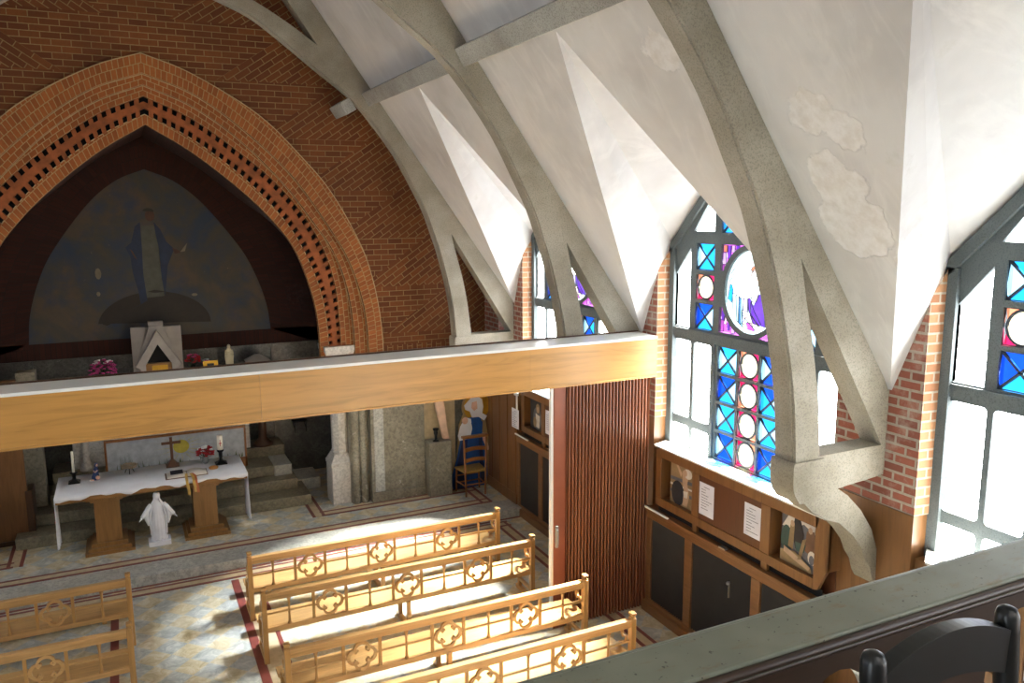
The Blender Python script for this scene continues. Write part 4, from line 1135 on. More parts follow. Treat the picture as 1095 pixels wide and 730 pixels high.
for sx, x in ((-1, AX0-.012), (1, AX1+.012)):
    vs = []; fs = []; n = 14
    for j in range(9):
        z = 1.0-.72*j/8
        for i in range(n+1):
            y = AY0+.0+.42*i/n
            vs.append((x+sx*(.012*math.sin(i*1.1+j*.2)*j/8), y+.0*j, z - (.05*(i/n) if j == 8 else 0)))
    for j in range(8):
        for i in range(n): a = j*(n+1)+i; fs.append((a, a+1, a+n+2, a+n+1))
    mb.mesh(vs, fs, 0, True)
cl = part(mb, 'altar_cloth_tmp', M['cloth'], None) if False else mb.build('altar_cloth', M['cloth'])
sol = cl.modifiers.new('thick', 'SOLIDIFY'); sol.thickness = .004
tag(cl, 'white linen cloth draped over the altar with red embroidered ends', 'altar cloth')
mb = MB()
for sx, x in ((-1, AX0-.028), (1, AX1+.028)):
    for k in range(5): mb.ball((x, AY0+.12+.03*(k % 2), .78-.07*k), .004, .022, .02, n=6, m=4)
mb.v = [Vector(v) for v in mb.v]; mb.build('embroidery', M['red'], cl)
def candlestick(x, y, z0, hs, hc, rc, lab, mark=False, base=.075):
    t = thing('candlestick', lab, 'candlestick', (x, y, z0))
    mb = MB(); r = math.sqrt(2)
    mb.lathe((x, y, z0), [(base*r, 0), (base*r, .012), (base*.8*r, .02), (.03, .05)], 4, rot=PI/4, smooth=False)
    mb.lathe((x, y, z0), [(.028, .045), (.022, .08), (.028, hs*.6), (.03, hs*.8), (.052, hs*.9), (.05, hs)], 12)
    part(mb, 'stem', M['black'], t)
    mb = MB(); mb.lathe((x, y, z0+hs), [(rc, 0), (rc, hc), (rc*.6, hc+.004)], 14); mb.tube([(x, y, z0+hs+hc), (x, y, z0+hs+hc+.012)], .0025, 5)
    part(mb, 'candle', M['candle'], t)
    if mark:
        mb = MB(); mb.box(x-.004, x+.004, y-rc-.004, y-rc, z0+hs+.06, z0+hs+.16); mb.box(x-.02, x+.02, y-rc-.004, y-rc+.01, z0+hs+.10, z0+hs+.11); part(mb, 'cross_mark', M['red'], t)
    return t
candlestick(-1.0+.17, 12.62, 1.004, .15, .30, .017, 'black candlestick with slim white candle at the left end of the altar')
candlestick(1.14, 12.60, 1.004, .22, .22, .042, 'dark candlestick with thick white candle marked in red at the right end of the altar', True, .085)
# small kneeling figurine
t = thing('kneeling_figurine', 'small dark blue kneeling figurine beside the left candlestick', 'figurine', (-.56, 12.62, 1.004))
mb = MB(); x, y, z = -.56, 12.62, 1.004
mb.loft([(x, y, z, .055, .05), (x, y, z+.05, .05, .045), (x+.005, y, z+.10, .034, .03), (x+.01, y, z+.15, .036, .03), (x+.015, y, z+.18, .016, .015), (x+.018, y, z+.19, .024, .024), (x+.02, y, z+.22, .026, .026), (x+.02, y, z+.245, .010, .010)], 16)
part(mb, 'robe', M['blue_dark'], t)
mb = MB(); mb.ball((x+.026, y-.012, z+.212), .019); mb.ball((x+.03, y-.045, z+.04), .03, .03, .03); mb.box(x-.07, x-.02, y-.05, y-.01, z, z+.02)
mb.tube([(x-.02, y-.02, z+.14), (x+.0, y-.05, z+.12), (x+.035, y-.045, z+.15)], .01, 6); part(mb, 'face_and_hands', M['skin'], t)
# thorn crown on stand
t = thing('thorn_crown', 'woven twig crown on a small black stand on the altar', 'crown', (-.12, 12.72, 1.004))
x, y, z = -.12, 12.72, 1.004
mb = MB(); r = random.Random(5)
for k in range(14):
    pts_ = []
    ph, a0 = r.random()*6, .075+.03*r.random()
    for j in range(17):
        w = 2*PI*j/16; pts_.append((x+a0*math.cos(w), y+a0*math.sin(w), z+.105+.02*math.sin(2*w+ph)+.01*r.random()))
    mb.tube(pts_, .003, 4)
for k in range(26):
    w = r.random()*6.28; mb.tube([(x+.09*math.cos(w), y+.09*math.sin(w), z+.11), (x+.125*math.cos(w+.2), y+.125*math.sin(w+.2), z+.10+.06*r.random())], [.003, .0008], 4)
part(mb, 'twigs', M['thorn'], t)
mb = MB()
for w in (.5, 2.6, 4.7): mb.tube([(x+.02*math.cos(w), y+.02*math.sin(w), z+.085), (x+.05*math.cos(w), y+.05*math.sin(w), z+.05), (x+.07*math.cos(w), y+.07*math.sin(w), z+.003)], .006, 6)
mb.lathe((x, y, z+.08), [(.05, 0), (.05, .012)], 12); part(mb, 'stand', M['black'], t)
# cross
t = thing('altar_cross', 'plain brown wooden cross standing on the altar', 'cross', (.47, 12.82, 1.004)); x, y, z = .47, 12.82, 1.004
mb = MB(); mb.box(x-.02, x+.02, y-.015, y+.015, z+.08, z+.44); part(mb, 'upright', M['cross'], t, .003)
mb = MB(); mb.box(x-.135, x+.135, y-.014, y+.014, z+.335, z+.375); part(mb, 'crossbar', M['cross'], t, .003)
mb = MB(); mb.lathe((x, y, z), [(.13, 0), (.13, .015), (.11, .02), (.04, .09), (.03, .095)], 4, rot=PI/4, smooth=False); part(mb, 'foot', M['cross'], t, .003)
# flowers
def bouquet(name, x, y, z, R, h, cols, vase, lab, n=60, seed=1, squash=1.0):
    t = thing(name, lab, 'flowers', (x, y, z)); r = random.Random(seed)
    mb = MB(); mb.lathe((x, y, z), [(.035, 0), (.05, .02), (.055, .05), (.04, h*.35), (.05, h*.4)], 12); part(mb, 'vase', vase, t)
    blooms = [MB() for _ in cols]; lf = MB()
    for k in range(n):
        a = r.random()*6.28; e = r.random(); ph_ = math.acos(1-1.35*e); rr = R*math.sin(ph_)*(.85+.2*r.random()); e = 1-e; px, py, pz = x+rr*math.cos(a)*squash, y+rr*math.sin(a)*.8, z+h*.62+R*.9*math.cos(ph_)
        m_ = blooms[min(len(cols)-1, int((cols.__len__())*((e*.7+r.random()*.3))))]
        for q in range(5):
            w = q*1.257+r.random(); m_.ball((px+.014*math.cos(w), py+.014*math.sin(w), pz+.003*q), .013, .013, .010, n=6, m=4)
    for k in range(n):
        a = r.random()*6.28; rr = R*r.random()*1.05; px, py, pz = x+rr*math.cos(a)*squash, y+rr*math.sin(a)*.7, z+h*(.35+.55*r.random())
        d = Vector((math.cos(a), math.sin(a), .6)).normalized()*.04; sd = Vector((-d.y, d.x, 0))*.3
        c = Vector((px, py, pz)); lf.mesh([c-d*.3, c+sd, c+d, c-sd], [(0, 1, 2, 3)])
        if k % 4 == 0: lf.tube([(x, y, z+h*.3), (px, py, pz)], .003, 4)
    part(lf, 'leaves', M['leaf'], t)
    for m_, c in zip(blooms, cols):
        if m_.v: part(m_, 'blossoms', c, t)
bouquet('flower_bouquet', .93, 12.73, 1.004, .115, .25, [M['red'], M['red'], M['white_petal']], M['silver'], 'round bouquet of red and white flowers on the altar', 85, 2)
# open book
t = thing('open_book', 'open missal with illustrated page and gold ribbons on the altar', 'book', (.63, 12.28, 1.004)); x, y, z = .63, 12.28, 1.004
mb = MB(); mb.box(x-.29, x+.28, y-.15, y+.15, z, z+.012); part(mb, 'cover', M['p_brown'], t, .003)
for s in (-1, 1):
    mb = MB(); n = 8; vs = []; fs = []
    for i in range(n+1):
        f = i/n; px = x+s*(.005+.265*f); pz = z+.014+.035*math.sin(PI*min(1, f*1.15))*(1-f*.3)
        vs += [(px, y-.14, pz), (px, y+.14, pz), (px, y-.14, z+.01), (px, y+.14, z+.01)]
    for i in range(n):
        a = 4*i; fs += [(a, a+4, a+5, a+1), (a, a+2, a+6, a+4), (a+1, a+5, a+7, a+3)]
    fs.append((4*n, 4*n+2, 4*n+3, 4*n+1)); mb.mesh(vs, fs, 0, True); part(mb, 'page_block', M['page'], t)
mb = MB()
mb.mesh([(x-.22, y-.10, z+.052), (x-.05, y-.10, z+.055), (x-.05, y+.10, z+.055), (x-.22, y+.10, z+.052)], [(0, 1, 2, 3)]); part(mb, 'illustration', M['p_dark'], t)
for k, (dx, m_, l) in enumerate(((-.02, 'ribbon', .20), (.07, 'ribbon', .17), (.10, 'orange_ribbon', .18))):
    mb = MB(); w = .018
    P_ = [(x+dx*.6, y-.12, z+.05), (x+dx, y-.18, z+.025), (x+dx, AY0-.02, z+.008), (x+dx, AY0-.035, z-.02), (x+dx+.015, AY0-.04, z-l*.6), (x+dx+.02, AY0-.035, z-l)]
    mb.mesh([(p[0]-w, p[1], p[2]) for p in P_]+[(p[0]+w, p[1], p[2]) for p in P_], [(i, i+1, 7+i, 6+i) for i in range(5)], 0, True); part(mb, 'ribbon_marker', M[m_], t)
t = thing('wooden_box', 'small oval brown lidded box right of the open book', 'box', (1.01, 12.38, 1.004))
mb = MB(); mb.lathe((1.01, 12.38, 1.004), [(.055, 0), (.065, .008), (.065, .022)], 18, sy=.75); part(mb, 'box_body', M['bread'], t)
mb = MB(); mb.lathe((1.01, 12.38, 1.026), [(.068, 0), (.066, .01), (.04, .022), (.01, .026)], 18, sy=.75); part(mb, 'lid', M['bread'], t)

# ------------------------------------------------------------------ white statue under the altar
def madonna(x, y, z, H, mats, lab, name='statue', arms='open', square=True, face=-1):
    """robed standing woman facing -y"""
    t = thing(name, lab, 'statue', (x, y, z)); k = H
    mb = MB()
    if square: mb.box(x-.19*k, x+.19*k, y-.15*k, y+.15*k, z, z+.09*k)
    else: mb.lathe((x, y, z), [(.15*k, 0), (.15*k, .05*k), (.13*k, .09*k)], 18)
    part(mb, 'plinth', mats[0], t, .01*k)
    mb = MB(); b = z+.08*k
    mb.loft([(x, y, b, .145*k, .12*k, 1), (x, y, b+.08*k, .130*k, .112*k, 1), (x, y, b+.25*k, .130*k, .100*k, 1), (x, y+.005*k, b+.42*k, .130*k, .088*k, .8), (x, y+.01*k, b+.52*k, .10*k, .072*k, .5),
             (x, y+.01*k, b+.60*k, .112*k, .078*k, .3), (x, y+.01*k, b+.68*k, .115*k, .07*k, .15), (x, y+.01*k, b+.73*k, .08*k, .055*k, 0), (x, y+.008*k, b+.75*k, .042*k, .04*k, 0), (x, y, b+.79*k, .036*k, .036*k, 0)],
            48, 0, 15, .055)
    # head with nose and chin
    mb.ball((x, y-.012*k, b+.835*k), .052*k, .056*k, .066*k, n=20, m=14)
    mb.ball((x, y-.056*k, b+.832*k), .008*k, .012*k, .014*k, n=8, m=6); mb.ball((x, y-.045*k, b+.795*k), .016*k, .014*k, .012*k, n=8, m=6)
    for s in (-1, 1): mb.ball((x+s*.018*k, y-.048*k, b+.845*k), .008*k, .006*k, .005*k, n=8, m=5)
    mb.ball((x, y-.052*k, b+.812*k), .012*k, .006*k, .004*k, n=8, m=5)
    # feet
    for s in (-1, 1): mb.ball((x+s*.04*k, y-.12*k, b+.015*k), .022*k, .04*k, .018*k, n=10, m=6)
    part(mb, 'robed_body', mats[1], t)
    # veil / mantle: open shell round back and sides
    mb = MB(); n = 30; rows = [(.915, .012, .02), (.895, .05, .05), (.84, .064, .066), (.78, .058, .062), (.72, .09, .072), (.66, .13, .085), (.56, .155, .095), (.45, .170, .10), (.32, .155, .105), (.2, .145, .108), (.1, .142, .11)]
    vs = []; fs = []
    for j, (h, rx, ry) in enumerate(rows):
        gap = .62 if j < 4 else .55+.35*min(1, (j-3)/4)
        for i in range(n+1):
            w = -PI/2+gap+(2*PI-2*gap)*i/n
            q = 1+.05*math.sin(11*w)*(j/len(rows)); vs.append((x+rx*k*q*math.cos(w), y+.01*k+ry*k*q*math.sin(w), b+h*k))
    for j in range(len(rows)-1):
        for i in range(n): a = j*(n+1)+i; fs.append((a, a+1, a+n+2, a+n+1))
    mb.mesh(vs, fs, 0, True)
    m_ = part(mb, 'mantle', mats[2], t); so = m_.modifiers.new('t', 'SOLIDIFY'); so.thickness = .014*k
    for s in (-1, 1):
        mb = MB()
        if arms == 'open':
            sh_, el, wr = (x+s*.10*k, y, b+.68*k), (x+s*.19*k, y-.03*k, b+.57*k), (x+s*.27*k, y-.08*k, b+.48*k)
            mb.tube([sh_, ((sh_[0]+el[0])/2+s*.01*k, y-.01*k, b+.62*k), el, wr], [.045*k, .046*k, .045*k, .034*k], 12)
            # hanging sleeve
            mb.loft([(el[0]-s*.02*k, el[1], b+.30*k, .012*k, .012*k), (el[0]-s*.01*k, el[1]-.005*k, b+.38*k, .03*k, .03*k), (el[0]+s*.01*k, el[1]-.02*k, b+.48*k, .045*k, .04*k), (el[0], el[1], b+.56*k, .04*k, .035*k)], 14)
            W = Vector(wr); d = Vector((s*.6, -.45, -.62)).normalized()
            mb.ball(W+d*.022*k, .02*k, .016*k, .022*k, n=10, m=6)
            for q in range(4):
                off = Vector((s*.2, .9, 0)).normalized()*(q-1.5)*.010*k; l = (.045, .052, .05, .04)[q]*k
                p0 = W+d*.035*k+off; mb.tube([p0, p0+d*l*.5, p0+d*l+Vector((0, -.006*k, .004*k))], [.0065*k, .006*k, .004*k], 6)
            p0 = W+d*.015*k+Vector((0, -.016*k, 0)); mb.tube([p0, p0+Vector((s*.006, -.016, .002))*k*1.2, p0+Vector((s*.018, -.026, -.008))*k*1.2], [.007*k, .006*k, .004*k], 6)
        else:
            sh_, el, wr = (x+s*.10*k, y, b+.68*k), (x+s*.13*k, y-.03*k, b+.56*k), (x+s*.05*k, y-.11*k, b+.60*k)
            mb.tube([sh_, el, wr], [.042*k, .042*k, .028*k], 10); mb.ball((x+s*.03*k, y-.12*k, b+.61*k), .022*k, .018*k, .022*k, n=8, m=6)
        part(mb, 'arm', mats[1], t)
    return t
S = M['statue']
madonna(.2, 12.02, DZ, .765, (S, S, S), 'white plaster statue of a veiled woman with open hands under the altar')

# ------------------------------------------------------------------ high altar behind
t = thing('high_altar', 'grey marble high altar with shelf behind the oak altar', 'altar', (.5, 14.1, .81))
mb = MB(); mb.box(-.9, 1.75, 13.95, 14.36, .8, 1.75); mb.box(-1.0, 1.85, 13.72, 14.36, 1.75, 1.83); part(mb, 'altar_block', M['marble_white'], t, .01)
mb = MB(); mb.box(-1.75, 2.35, 13.75, 14.36, 1.9, 2.19); mb.box(-1.2, 2.0, 13.95, 14.36, 1.83, 1.9); part(mb, 'shelf', M['marble_dark'], t, .01)
for x in (-.72, 1.57):
    mb = MB(); mb.lathe((x, 13.85, .81), [(.1, 0), (.1, .05), (.07, .1), (.055, .14), (.055, .85), (.08, .92), (.08, .94)], 16); part(mb, 'colonnette', M['marble_white'], t)
t = thing('painted_board', 'framed white board painted with a yellow sun and grasses behind the altar', 'painting', (.55, 13.5, .81))
bx0, bx1, by, bz0, bz1 = -.42, 1.60, 13.5, .64, 1.29
mb = MB(); mb.box(bx0, bx1, by, by+.02, bz0, bz1); part(mb, 'panel', M['board'], t)
mb = MB()
mb.box(bx0-.03, bx1+.03, by-.02, by+.03, bz1, bz1+.035); mb.box(bx0-.03, bx1+.03, by-.02, by+.03, bz0-.0, bz0+.16)
for x in (bx0-.03, bx1): mb.box(x, x+.03, by-.02, by+.03, bz0, bz1)
part(mb, 'board_frame', M['chair_wood'], t, .003)
L_ = [(0, ell(.64, 1.10, .12, .11, 18))]; r = random.Random(8)
for k in range(16):
    w = k*.393; L_.append((0, [(.64+.15*math.cos(w), 1.10+.13*math.sin(w)), (.64+.15*math.cos(w+.05), 1.10+.13*math.sin(w+.05)), (.64+.42*math.cos(w+.03), min(1.27, max(.82, 1.10+.28*math.sin(w+.03))))]))
for k in range(40):
    x = bx0+.05+(bx1-bx0-.1)*r.random(); h = .06+.09*r.random(); L_.append((1, [(x, .81), (x+.02, .81), (x+.012+.03*(r.random()-.5), .81+h)]))
for q in range(14): L_.append((1, [(-.25+.015*q, .82), (-.24+.015*q, .82), (-.24+.012*q, 1.0+.2*r.random())]))
flat('painted_sun', [q for q in L_ if q[0] == 0], t, by-.003, [M['sun'], M['grass']]); flat('painted_grass', [q for q in L_ if q[0] == 1], t, by-.003, [M['sun'], M['grass']])
# tabernacle
t = thing('tabernacle', 'grey stone house-shaped tabernacle with gilt door', 'tabernacle', (CX-.02, 13.95, 2.19))
x = CX-.02; y0 = 13.8
mb = MB()
mb.mesh([(x-.36, 13.98, 2.19), (x-.36, 13.98, 2.98), (x-.16, 13.92, 2.98), (x-.28, 13.92, 2.19)], [(0, 1, 2, 3)])
mb.box(x-.37, x-.10, 13.98, 14.1, 2.19, 2.97); mb.box(x+.10, x+.37, 13.98, 14.1, 2.19, 2.97); mb.box(x-.11, x+.11, 13.95, 14.1, 2.19, 3.06)
mb.prism([(x-.10, 3.0), (x+.10, 3.0), (x+.30, 2.45), (x+.30, 2.36), (x, 2.95), (x-.30, 2.36), (x-.30, 2.45)], 13.88, 13.98, 1)
part(mb, 'stone_body', M['tabernacle'], t, .006)
mb = MB(); ga = [(x, 2.94), (x+.34, 2.38), (x+.27, 2.34), (x+.27, 2.19), (x+.19, 2.19), (x+.19, 2.40), (x, 2.72), (x-.19, 2.40), (x-.19, 2.19), (x-.27, 2.19), (x-.27, 2.34), (x-.34, 2.38)]
mb.prism(ga, 13.76, 13.86, 1); part(mb, 'gable_front', M['tabernacle'], t, .006)
mb = MB(); mb.box(x-.19, x+.19, 13.84, 13.92, 2.19, 2.41); part(mb, 'wooden_surround', M['altar_wood_h'], t, .004)
mb = MB(); mb.box(x-.10, x+.13, 13.825, 13.84, 2.20, 2.375); mb.box(x-.005, x+.012, 13.815, 13.825, 2.25, 2.35); mb.box(x-.03, x+.035, 13.815, 13.825, 2.30, 2.315); part(mb, 'gilt_door', M['gold'], t, .003)
mb = MB(); mb.prism([(x-.18, 2.41), (x+.18, 2.41), (x, 2.70)], 13.9, 13.95, 1); part(mb, 'niche', M['void'], t)
bouquet('flower_bouquet', -.38, 13.9, 2.19, .19, .26, [M['pink'], M['pink'], M['pink'], M['white_petal']], M['black'], 'bright pink bouquet left of the tabernacle', 90, 4)
bouquet('flower_bouquet', .93, 13.95, 2.19, .11, .32, [M['red'], M['red'], M['pink']], M['black'], 'small dark red bouquet right of the tabernacle', 40, 6)
t = thing('picture_frame', 'small gilt picture frame between red flowers and cream statuette', 'picture frame', (1.19, 13.9, 2.19))
mb = MB(); mb.prism([(1.08, 2.19), (1.31, 2.19), (1.31, 2.37), (1.08, 2.37)], 13.88, 13.90, 1, 0, [[(1.14, 2.21), (1.25, 2.21), (1.25, 2.33), (1.14, 2.33)]]); part(mb, 'frame', M['gold'], t)
mb = MB(); mb.box(1.13, 1.26, 13.898, 13.91, 2.2, 2.34); part(mb, 'image', M['p_dark'], t)
bouquet('flower_bouquet', 1.14, 13.97, 2.19, .05, .24, [M['pink'], M['white_petal']], M['black'], 'tiny pink flower standing behind the small gilt frame', 8, 9)
C_ = M['cream_statue']
madonna(1.50, 13.95, 2.19, .42, (C_, C_, C_), 'cream statuette of a mother holding a child on the high altar', 'statuette', 'fold', False)
t = thing('wooden_casket', 'brown wooden casket with pyramid lid right of the cream statuette', 'box', (1.94, 13.92, 2.19))
mb = MB(); mb.box(1.76, 2.12, 13.8, 14.06, 2.19, 2.31); part(mb, 'casket', M['chair_wood'], t, .005)
mb = MB(); mb.mesh([(1.74, 13.78, 2.31), (2.14, 13.78, 2.31), (2.14, 14.08, 2.31), (1.74, 14.08, 2.31), (1.90, 13.92, 2.41), (1.98, 13.92, 2.41), (1.98, 13.95, 2.41), (1.90, 13.95, 2.41)],
                   [(0, 1, 5, 4), (1, 2, 6, 5), (2, 3, 7, 6), (3, 0, 4, 7), (4, 5, 6, 7), (0, 3, 2, 1)]); part(mb, 'lid', M['tabernacle'], t)
t = thing('wooden_stand', 'brown turned wooden stand in the dark corner beyond the altar', 'stand', (1.98, 14.0, .81))
mb = MB(); mb.lathe((1.97, 14.02, .81), [(.17, 0), (.17, .03), (.11, .08), (.07, .14), (.065, .6), (.09, .64), (.15, .66), (.15, .69)], 16); part(mb, 'stem', M['dark_wood'], t)
t = thing('wall_rack', 'small black iron rack on the dark marble wall', 'rack', (2.65, 14.25, 1.05))
mb = MB(); mb.box(2.52, 2.78, 14.18, 14.36, 1.09, 1.105)
for x in (2.55, 2.75): mb.tube([(x, 14.2, 1.09), (x, 14.2, .9)], .008, 6); mb.tube([(x, 14.2, .95), (x, 14.36, 1.05)], .006, 6)
part(mb, 'iron_frame', M['black'], t)
t = thing('wooden_screen', 'tall plain brown wooden screen at the left edge of the chancel', 'screen', (-2.2, 12.9, DZ))
mb = MB(); mb.box(-2.9, -1.44, 12.86, 12.92, DZ, 2.5); part(mb, 'board', M['dado'], t, .004)
mb = MB(); mb.box(-1.47, -1.38, 12.85, 13.2, DZ, .9); mb.box(-2.9, -1.42, 12.84, 12.86, DZ, .2); part(mb, 'rail', M['dark_wood'], t, .004)
t = thing('marble_pier', 'speckled grey marble pier beside the brown screen at left', 'pier', (-1.37, 13.5, DZ))
mb = MB(); mb.box(-1.50, -1.25, 13.4, 13.64, DZ, 2.5); part(mb, 'slab', M['marble_grey'], t, .004)

# ------------------------------------------------------------------ right chapel corner: stone post, candle, icon, chair
t = thing('stone_post', 'square granite post standing against the marble wall', 'pedestal', (4.47, 12.12, DZ))
mb = MB(); mb.box(4.28, 4.67, 12.02, 12.28, DZ, 1.05); part(mb, 'block', M['marble_grey'], t, .012)
t = thing('large_candle', 'thick leaning peach coloured candle on the granite post', 'candle', (4.60, 12.17, 1.05))
mb = MB(); vs = []
mb.mesh([(4.57, 12.12, 1.05), (4.67, 12.12, 1.05), (4.67, 12.22, 1.05), (4.57, 12.22, 1.05), (4.38, 12.14, 2.0), (4.56, 12.14, 2.0), (4.56, 12.24, 2.0), (4.38, 12.24, 2.0)],
        [(0, 3, 2, 1), (4, 5, 6, 7), (0, 1, 5, 4), (1, 2, 6, 5), (2, 3, 7, 6), (3, 0, 4, 7)]); part(mb, 'wax_block', M['pink_candle'], t, .02)
t = thing('candlestick', 'short black iron candlestick on the granite post', 'candlestick', (4.42, 12.10, 1.05))
mb = MB(); mb.lathe((4.42, 12.09, 1.05), [(.055, 0), (.05, .015), (.02, .03), (.022, .10), (.035, .14), (.03, .17), (.05, .20), (.05, .215)], 14); part(mb, 'iron_body', M['black'], t)
# painted icon cut-out
t = thing('painted_icon', 'cut-out painted board of a veiled mother with child in blue gown', 'icon', (5.1, 12.2, DZ))
ICX = 5.13
gown = [(-.20, 1.28), (.14, 1.34), (.17, 1.0), (.24, .6), (.26, .2), (.22, 0), (-.38, 0), (-.42, .2), (-.30, .6), (-.22, 1.0)]
veil = [(-.04, 1.66), (.06, 1.70), (.17, 1.62), (.19, 1.48), (.17, 1.36), (.26, 1.30), (.20, 1.22), (.1, 1.3), (-.02, 1.30), (-.06, 1.42), (-.14, 1.46), (-.16, 1.54)]
body = gown
outline = [(-.42, 0), (.26, 0), (.30, .5), (.28, .9), (.22, 1.3)] + [(.06+.26*math.cos(a), 1.5+.27*math.sin(a)) for a in [(-.6+k*.28) for k in range(16)]] + [(-.25, 1.2), (-.3, .6), (-.44, .2)]
mb = MB(); mb.prism([(ICX+p[0], DZ+p[1]*.93) for p in outline], 12.205, 12.225, 1); part(mb, 'board', M['tan'], t)
sh2 = lambda P: [(ICX+p[0], DZ+p[1]*.93) for p in P]
L_ = [(0, [(q[0]+ICX, q[1]*.93+DZ) for q in ell(.07, 1.5, .24, .25, 24)]), (1, sh2(gown)), (2, sh2([(-.38, .1), (-.2, .9), (-.1, .9), (-.18, 0), (-.36, 0)])), (2, sh2([(.1, .9), (.16, .9), (.2, .05), (.12, .05)])),
      (3, sh2(veil)), (4, sh2([(-.02, 1.58), (.07, 1.60), (.08, 1.46), (.02, 1.42), (-.03, 1.48)])), (3, sh2([(-.24, 1.16), (-.14, 1.32), (-.04, 1.28), (-.02, 1.1), (-.06, .92), (-.26, .9), (-.28, 1.0)])),
      (4, [(q[0]+ICX, q[1]*.93+DZ) for q in ell(-.15, 1.26, .055, .065, 12)]), (1, sh2([(.0, 1.3), (.1, 1.28), (.17, 1.2), (.16, 1.0), (.0, 1.05), (-.04, 1.2)])),
      (5, sh2([(.16, 1.0), (.2, .98), (.28, .72), (.33, .70), (.31, .66), (.25, .66), (.17, .86)])), (3, sh2([(.29, .70), (.37, .68), (.36, .65), (.30, .65)]))]
flat('painted_surface', L_, t, 12.203, [M['gold'], M['blue_paint'], M['blue_dark'], M['statue'], M['skin'], M['skin']])
# straw chair
def straw_chair(x, y, z):
    t = thing('rush_seat_chair', 'ladder-back wooden chair with rush seat in front of the icon', 'chair', (x, y, z))
    w, hw, d = .42, .19, .34
    for s in (-1, 1):
        mb = MB(); mb.tube([(x+s*.17, y-.0, z), (x+s*.18, y, z+.4), (x+s*.20, y+.0, z+1.0)], [.016, .019, .016], 8); part(mb, 'leg', M['chair_wood'], t)
        mb = MB(); mb.tube([(x+s*.21, y+d, z), (x+s*.20, y+d, z+.40)], [.015, .018], 8); part(mb, 'leg', M['chair_wood'], t)
    mb = MB(); mb.mesh([(x-.19, y, z+.39), (x+.19, y, z+.39), (x+.23, y+d+.02, z+.39), (x-.23, y+d+.02, z+.39), (x-.19, y, z+.43), (x+.19, y, z+.43), (x+.23, y+d+.02, z+.43), (x-.23, y+d+.02, z+.43)],
                       [(0, 3, 2, 1), (4, 5, 6, 7), (0, 1, 5, 4), (1, 2, 6, 5), (2, 3, 7, 6), (3, 0, 4, 7)]); part(mb, 'seat', M['straw'], t, .015)
    for zz, h in ((.58, .06), (.76, .06)):
        mb = MB(); n = 8
        P_ = [(x-.18+.36*i/n, zz+z+.02*math.sin(PI*i/n)) for i in range(n+1)]
        mb.prism([(p[0], p[1]+h) for p in P_]+[(p[0], p[1]) for p in reversed(P_)], y-.01, y+.012, 1); part(mb, 'back_slat', M['chair_wood'], t)
    mb = MB(); mb.box(x-.23, x+.23, y-.04, y+.05, z+.99, z+1.03); part(mb, 'top_rail', M['chair_wood'], t, .008)
    mb = MB()
    for zz in (.15, .27): mb.tube([(x-.19, y+d, z+zz), (x+.19, y+d, z+zz)], .011, 6)
    mb.tube([(x-.17, y, z+.2), (x+.17, y, z+.2)], .011, 6)
    for s in (-1, 1): mb.tube([(x+s*.175, y, z+.18), (x+s*.205, y+d, z+.18)], .011, 6)
    part(mb, 'stretchers', M['chair_wood'], t)
straw_chair(4.985, 11.78, DZ)

# ------------------------------------------------------------------ gallery: floor, parapet, rail, black chair
mb = MB(); mb.box(-4.8, 5.55, -2.5, 1.38, 2.92, 3.05)
struct(mb.build('floor', M['dark_wood']), 'dark timber gallery floor', 'floor')
t = thing('gallery_rail', 'worn grey-green handrail of the gallery parapet in the foreground', 'railing', (2.0, 1.35, 3.05)); t['kind'] = 'structure'
mb = MB(); mb.box(-4.8, 5.55, 1.275, 1.425, 3.755, 3.80); mb.box(-4.8, 5.55, 1.29, 1.41, 3.735, 3.755); part(mb, 'handrail', M['rail_top'], t, .006)
mb = MB(); mb.tube([(-4.8, 1.428, 3.788), (5.55, 1.428, 3.788)], .012, 10); part(mb, 'far_bead', M['rail_top'], t)
mb = MB(); mb.tube([(-4.8, 1.272, 3.778), (5.55, 1.272, 3.778)], .012, 10); mb.tube([(-4.8, 1.285, 3.752), (5.55, 1.285, 3.752)], .009, 8); part(mb, 'near_moulding', M['rail_wood'], t)
hs = []
for k in range(-8, 6):
    c = 1.545+.72*k
    hs.append([(c-.14, 3.15)]+[(c+.14, 3.15)]+[(c+.14*math.cos(PI*j/12), 3.46+.195*math.sin(PI*j/12)) for j in range(13)])
mb = MB(); mb.prism([(-4.8, 3.05), (5.55, 3.05), (5.55, 3.74), (-4.8, 3.74)], 1.33, 1.37, 1, 0, hs); part(mb, 'parapet_board', M['rail_wood'], t)
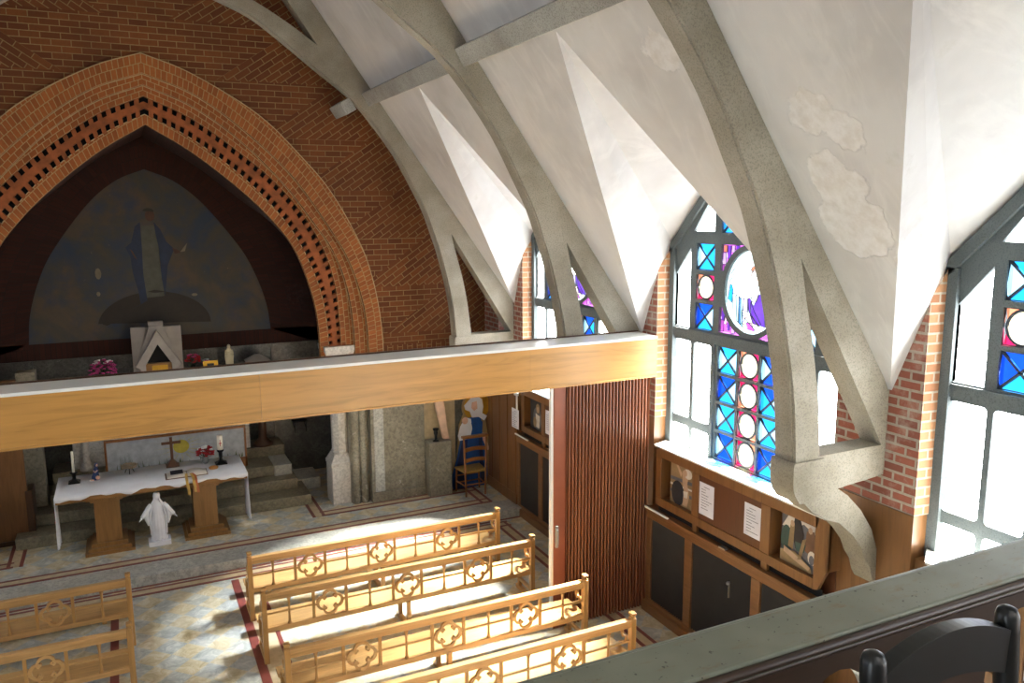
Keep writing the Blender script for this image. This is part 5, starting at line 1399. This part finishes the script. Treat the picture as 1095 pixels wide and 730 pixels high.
# black chair seen from behind the camera's right
t = thing('black_chair', 'glossy black wooden chair standing against the gallery rail', 'chair', (1.42, .85, 3.05))
xa, xb, yb, zt = 1.235, 1.635, .985, 3.965; z0 = 3.05
for (x, h) in ((xa, zt), (xb, zt+.0)):
    mb = MB()
    mb.tube([(x, yb-.06, z0), (x, yb-.03, z0+.45), (x, yb, h-.06), (x, yb+.002, h-.02), (x, yb+.003, h-.006), (x, yb+.003, h)], [.018, .022, .025, .024, .019, .008], 14); part(mb, 'back_post', M['black_chair'], t)
mb = MB(); n = 20; top = []; bot = []
for i in range(n+1):
    f = i/n; x = xa+(xb-xa)*f
    top.append((x, zt-.055+.085*math.sin(PI*(.10+.80*f))**.8-.028)); bot.append((x, zt-.135+.045*math.sin(PI*f)-.01))
poly_ = top+bot[::-1]
mb.prism(poly_, yb-.018, yb+.018, 1); part(mb, 'curved_top_rail', M['black_chair'], t, .010)
mb = MB(); n = 20
mb.box(xa, xb, yb-.03, yb-.01, z0+.60, z0+.65); part(mb, 'lower_back_rail', M['black_chair'], t, .006)
mb = MB(); mb.prism([(xa-.02, yb-.02), (xb+.02, yb-.02), (xb+.04, yb-.42), (xa-.04, yb-.42)], z0+.43, z0+.46, 2); part(mb, 'seat', M['black_chair'], t, .008)
for x in (xa, xb):
    mb = MB(); mb.tube([(x, yb-.38, z0), (x, yb-.37, z0+.43)], [.017, .022], 10); part(mb, 'leg', M['black_chair'], t)

# ------------------------------------------------------------------ light
w = bpy.data.worlds.new('world'); sc.world = w; w.use_nodes = True
nt = w.node_tree; nt.nodes.clear()
bg = N(nt, 'ShaderNodeBackground'); wo = N(nt, 'ShaderNodeOutputWorld')
bg.inputs[0].default_value = (.85, .93, 1.0, 1); bg.inputs[1].default_value = 3.5
nt.links.new(bg.outputs[0], wo.inputs[0])
sun = bpy.data.lights.new('sun', 'SUN'); sun.energy = 240; sun.angle = math.radians(18); sun.color = (1, .97, .92)
so = bpy.data.objects.new('sun', sun); COL.objects.link(so)
d = Vector((-1.0, -.12, -1.2)).normalized()
so.rotation_euler = d.to_track_quat('-Z', 'Y').to_euler(); so.location = (12, 7, 12)
def area(name, loc, target, size, energy, col):
    l = bpy.data.lights.new(name, 'AREA'); l.shape = 'RECTANGLE'; l.size, l.size_y = size; l.energy = energy; l.color = col
    o = bpy.data.objects.new(name, l); COL.objects.link(o); o.location = loc
    o.rotation_euler = (Vector(target)-Vector(loc)).to_track_quat('-Z', 'Y').to_euler(); return o
area('rear_fill_light', (CX, -2.3, 6.0), (CX, 12, 3.5), (3.5, 3.0), 22, (.95, .97, 1))  # added fill from behind the camera; the gable wall has no window
sc.view_settings.view_transform = 'Standard'
sc.view_settings.look = 'None'
sc.view_settings.exposure = .6
sc.cycles.use_denoising = True
sc.cycles.max_bounces = 8
sc.cycles.sample_clamp_indirect = 6
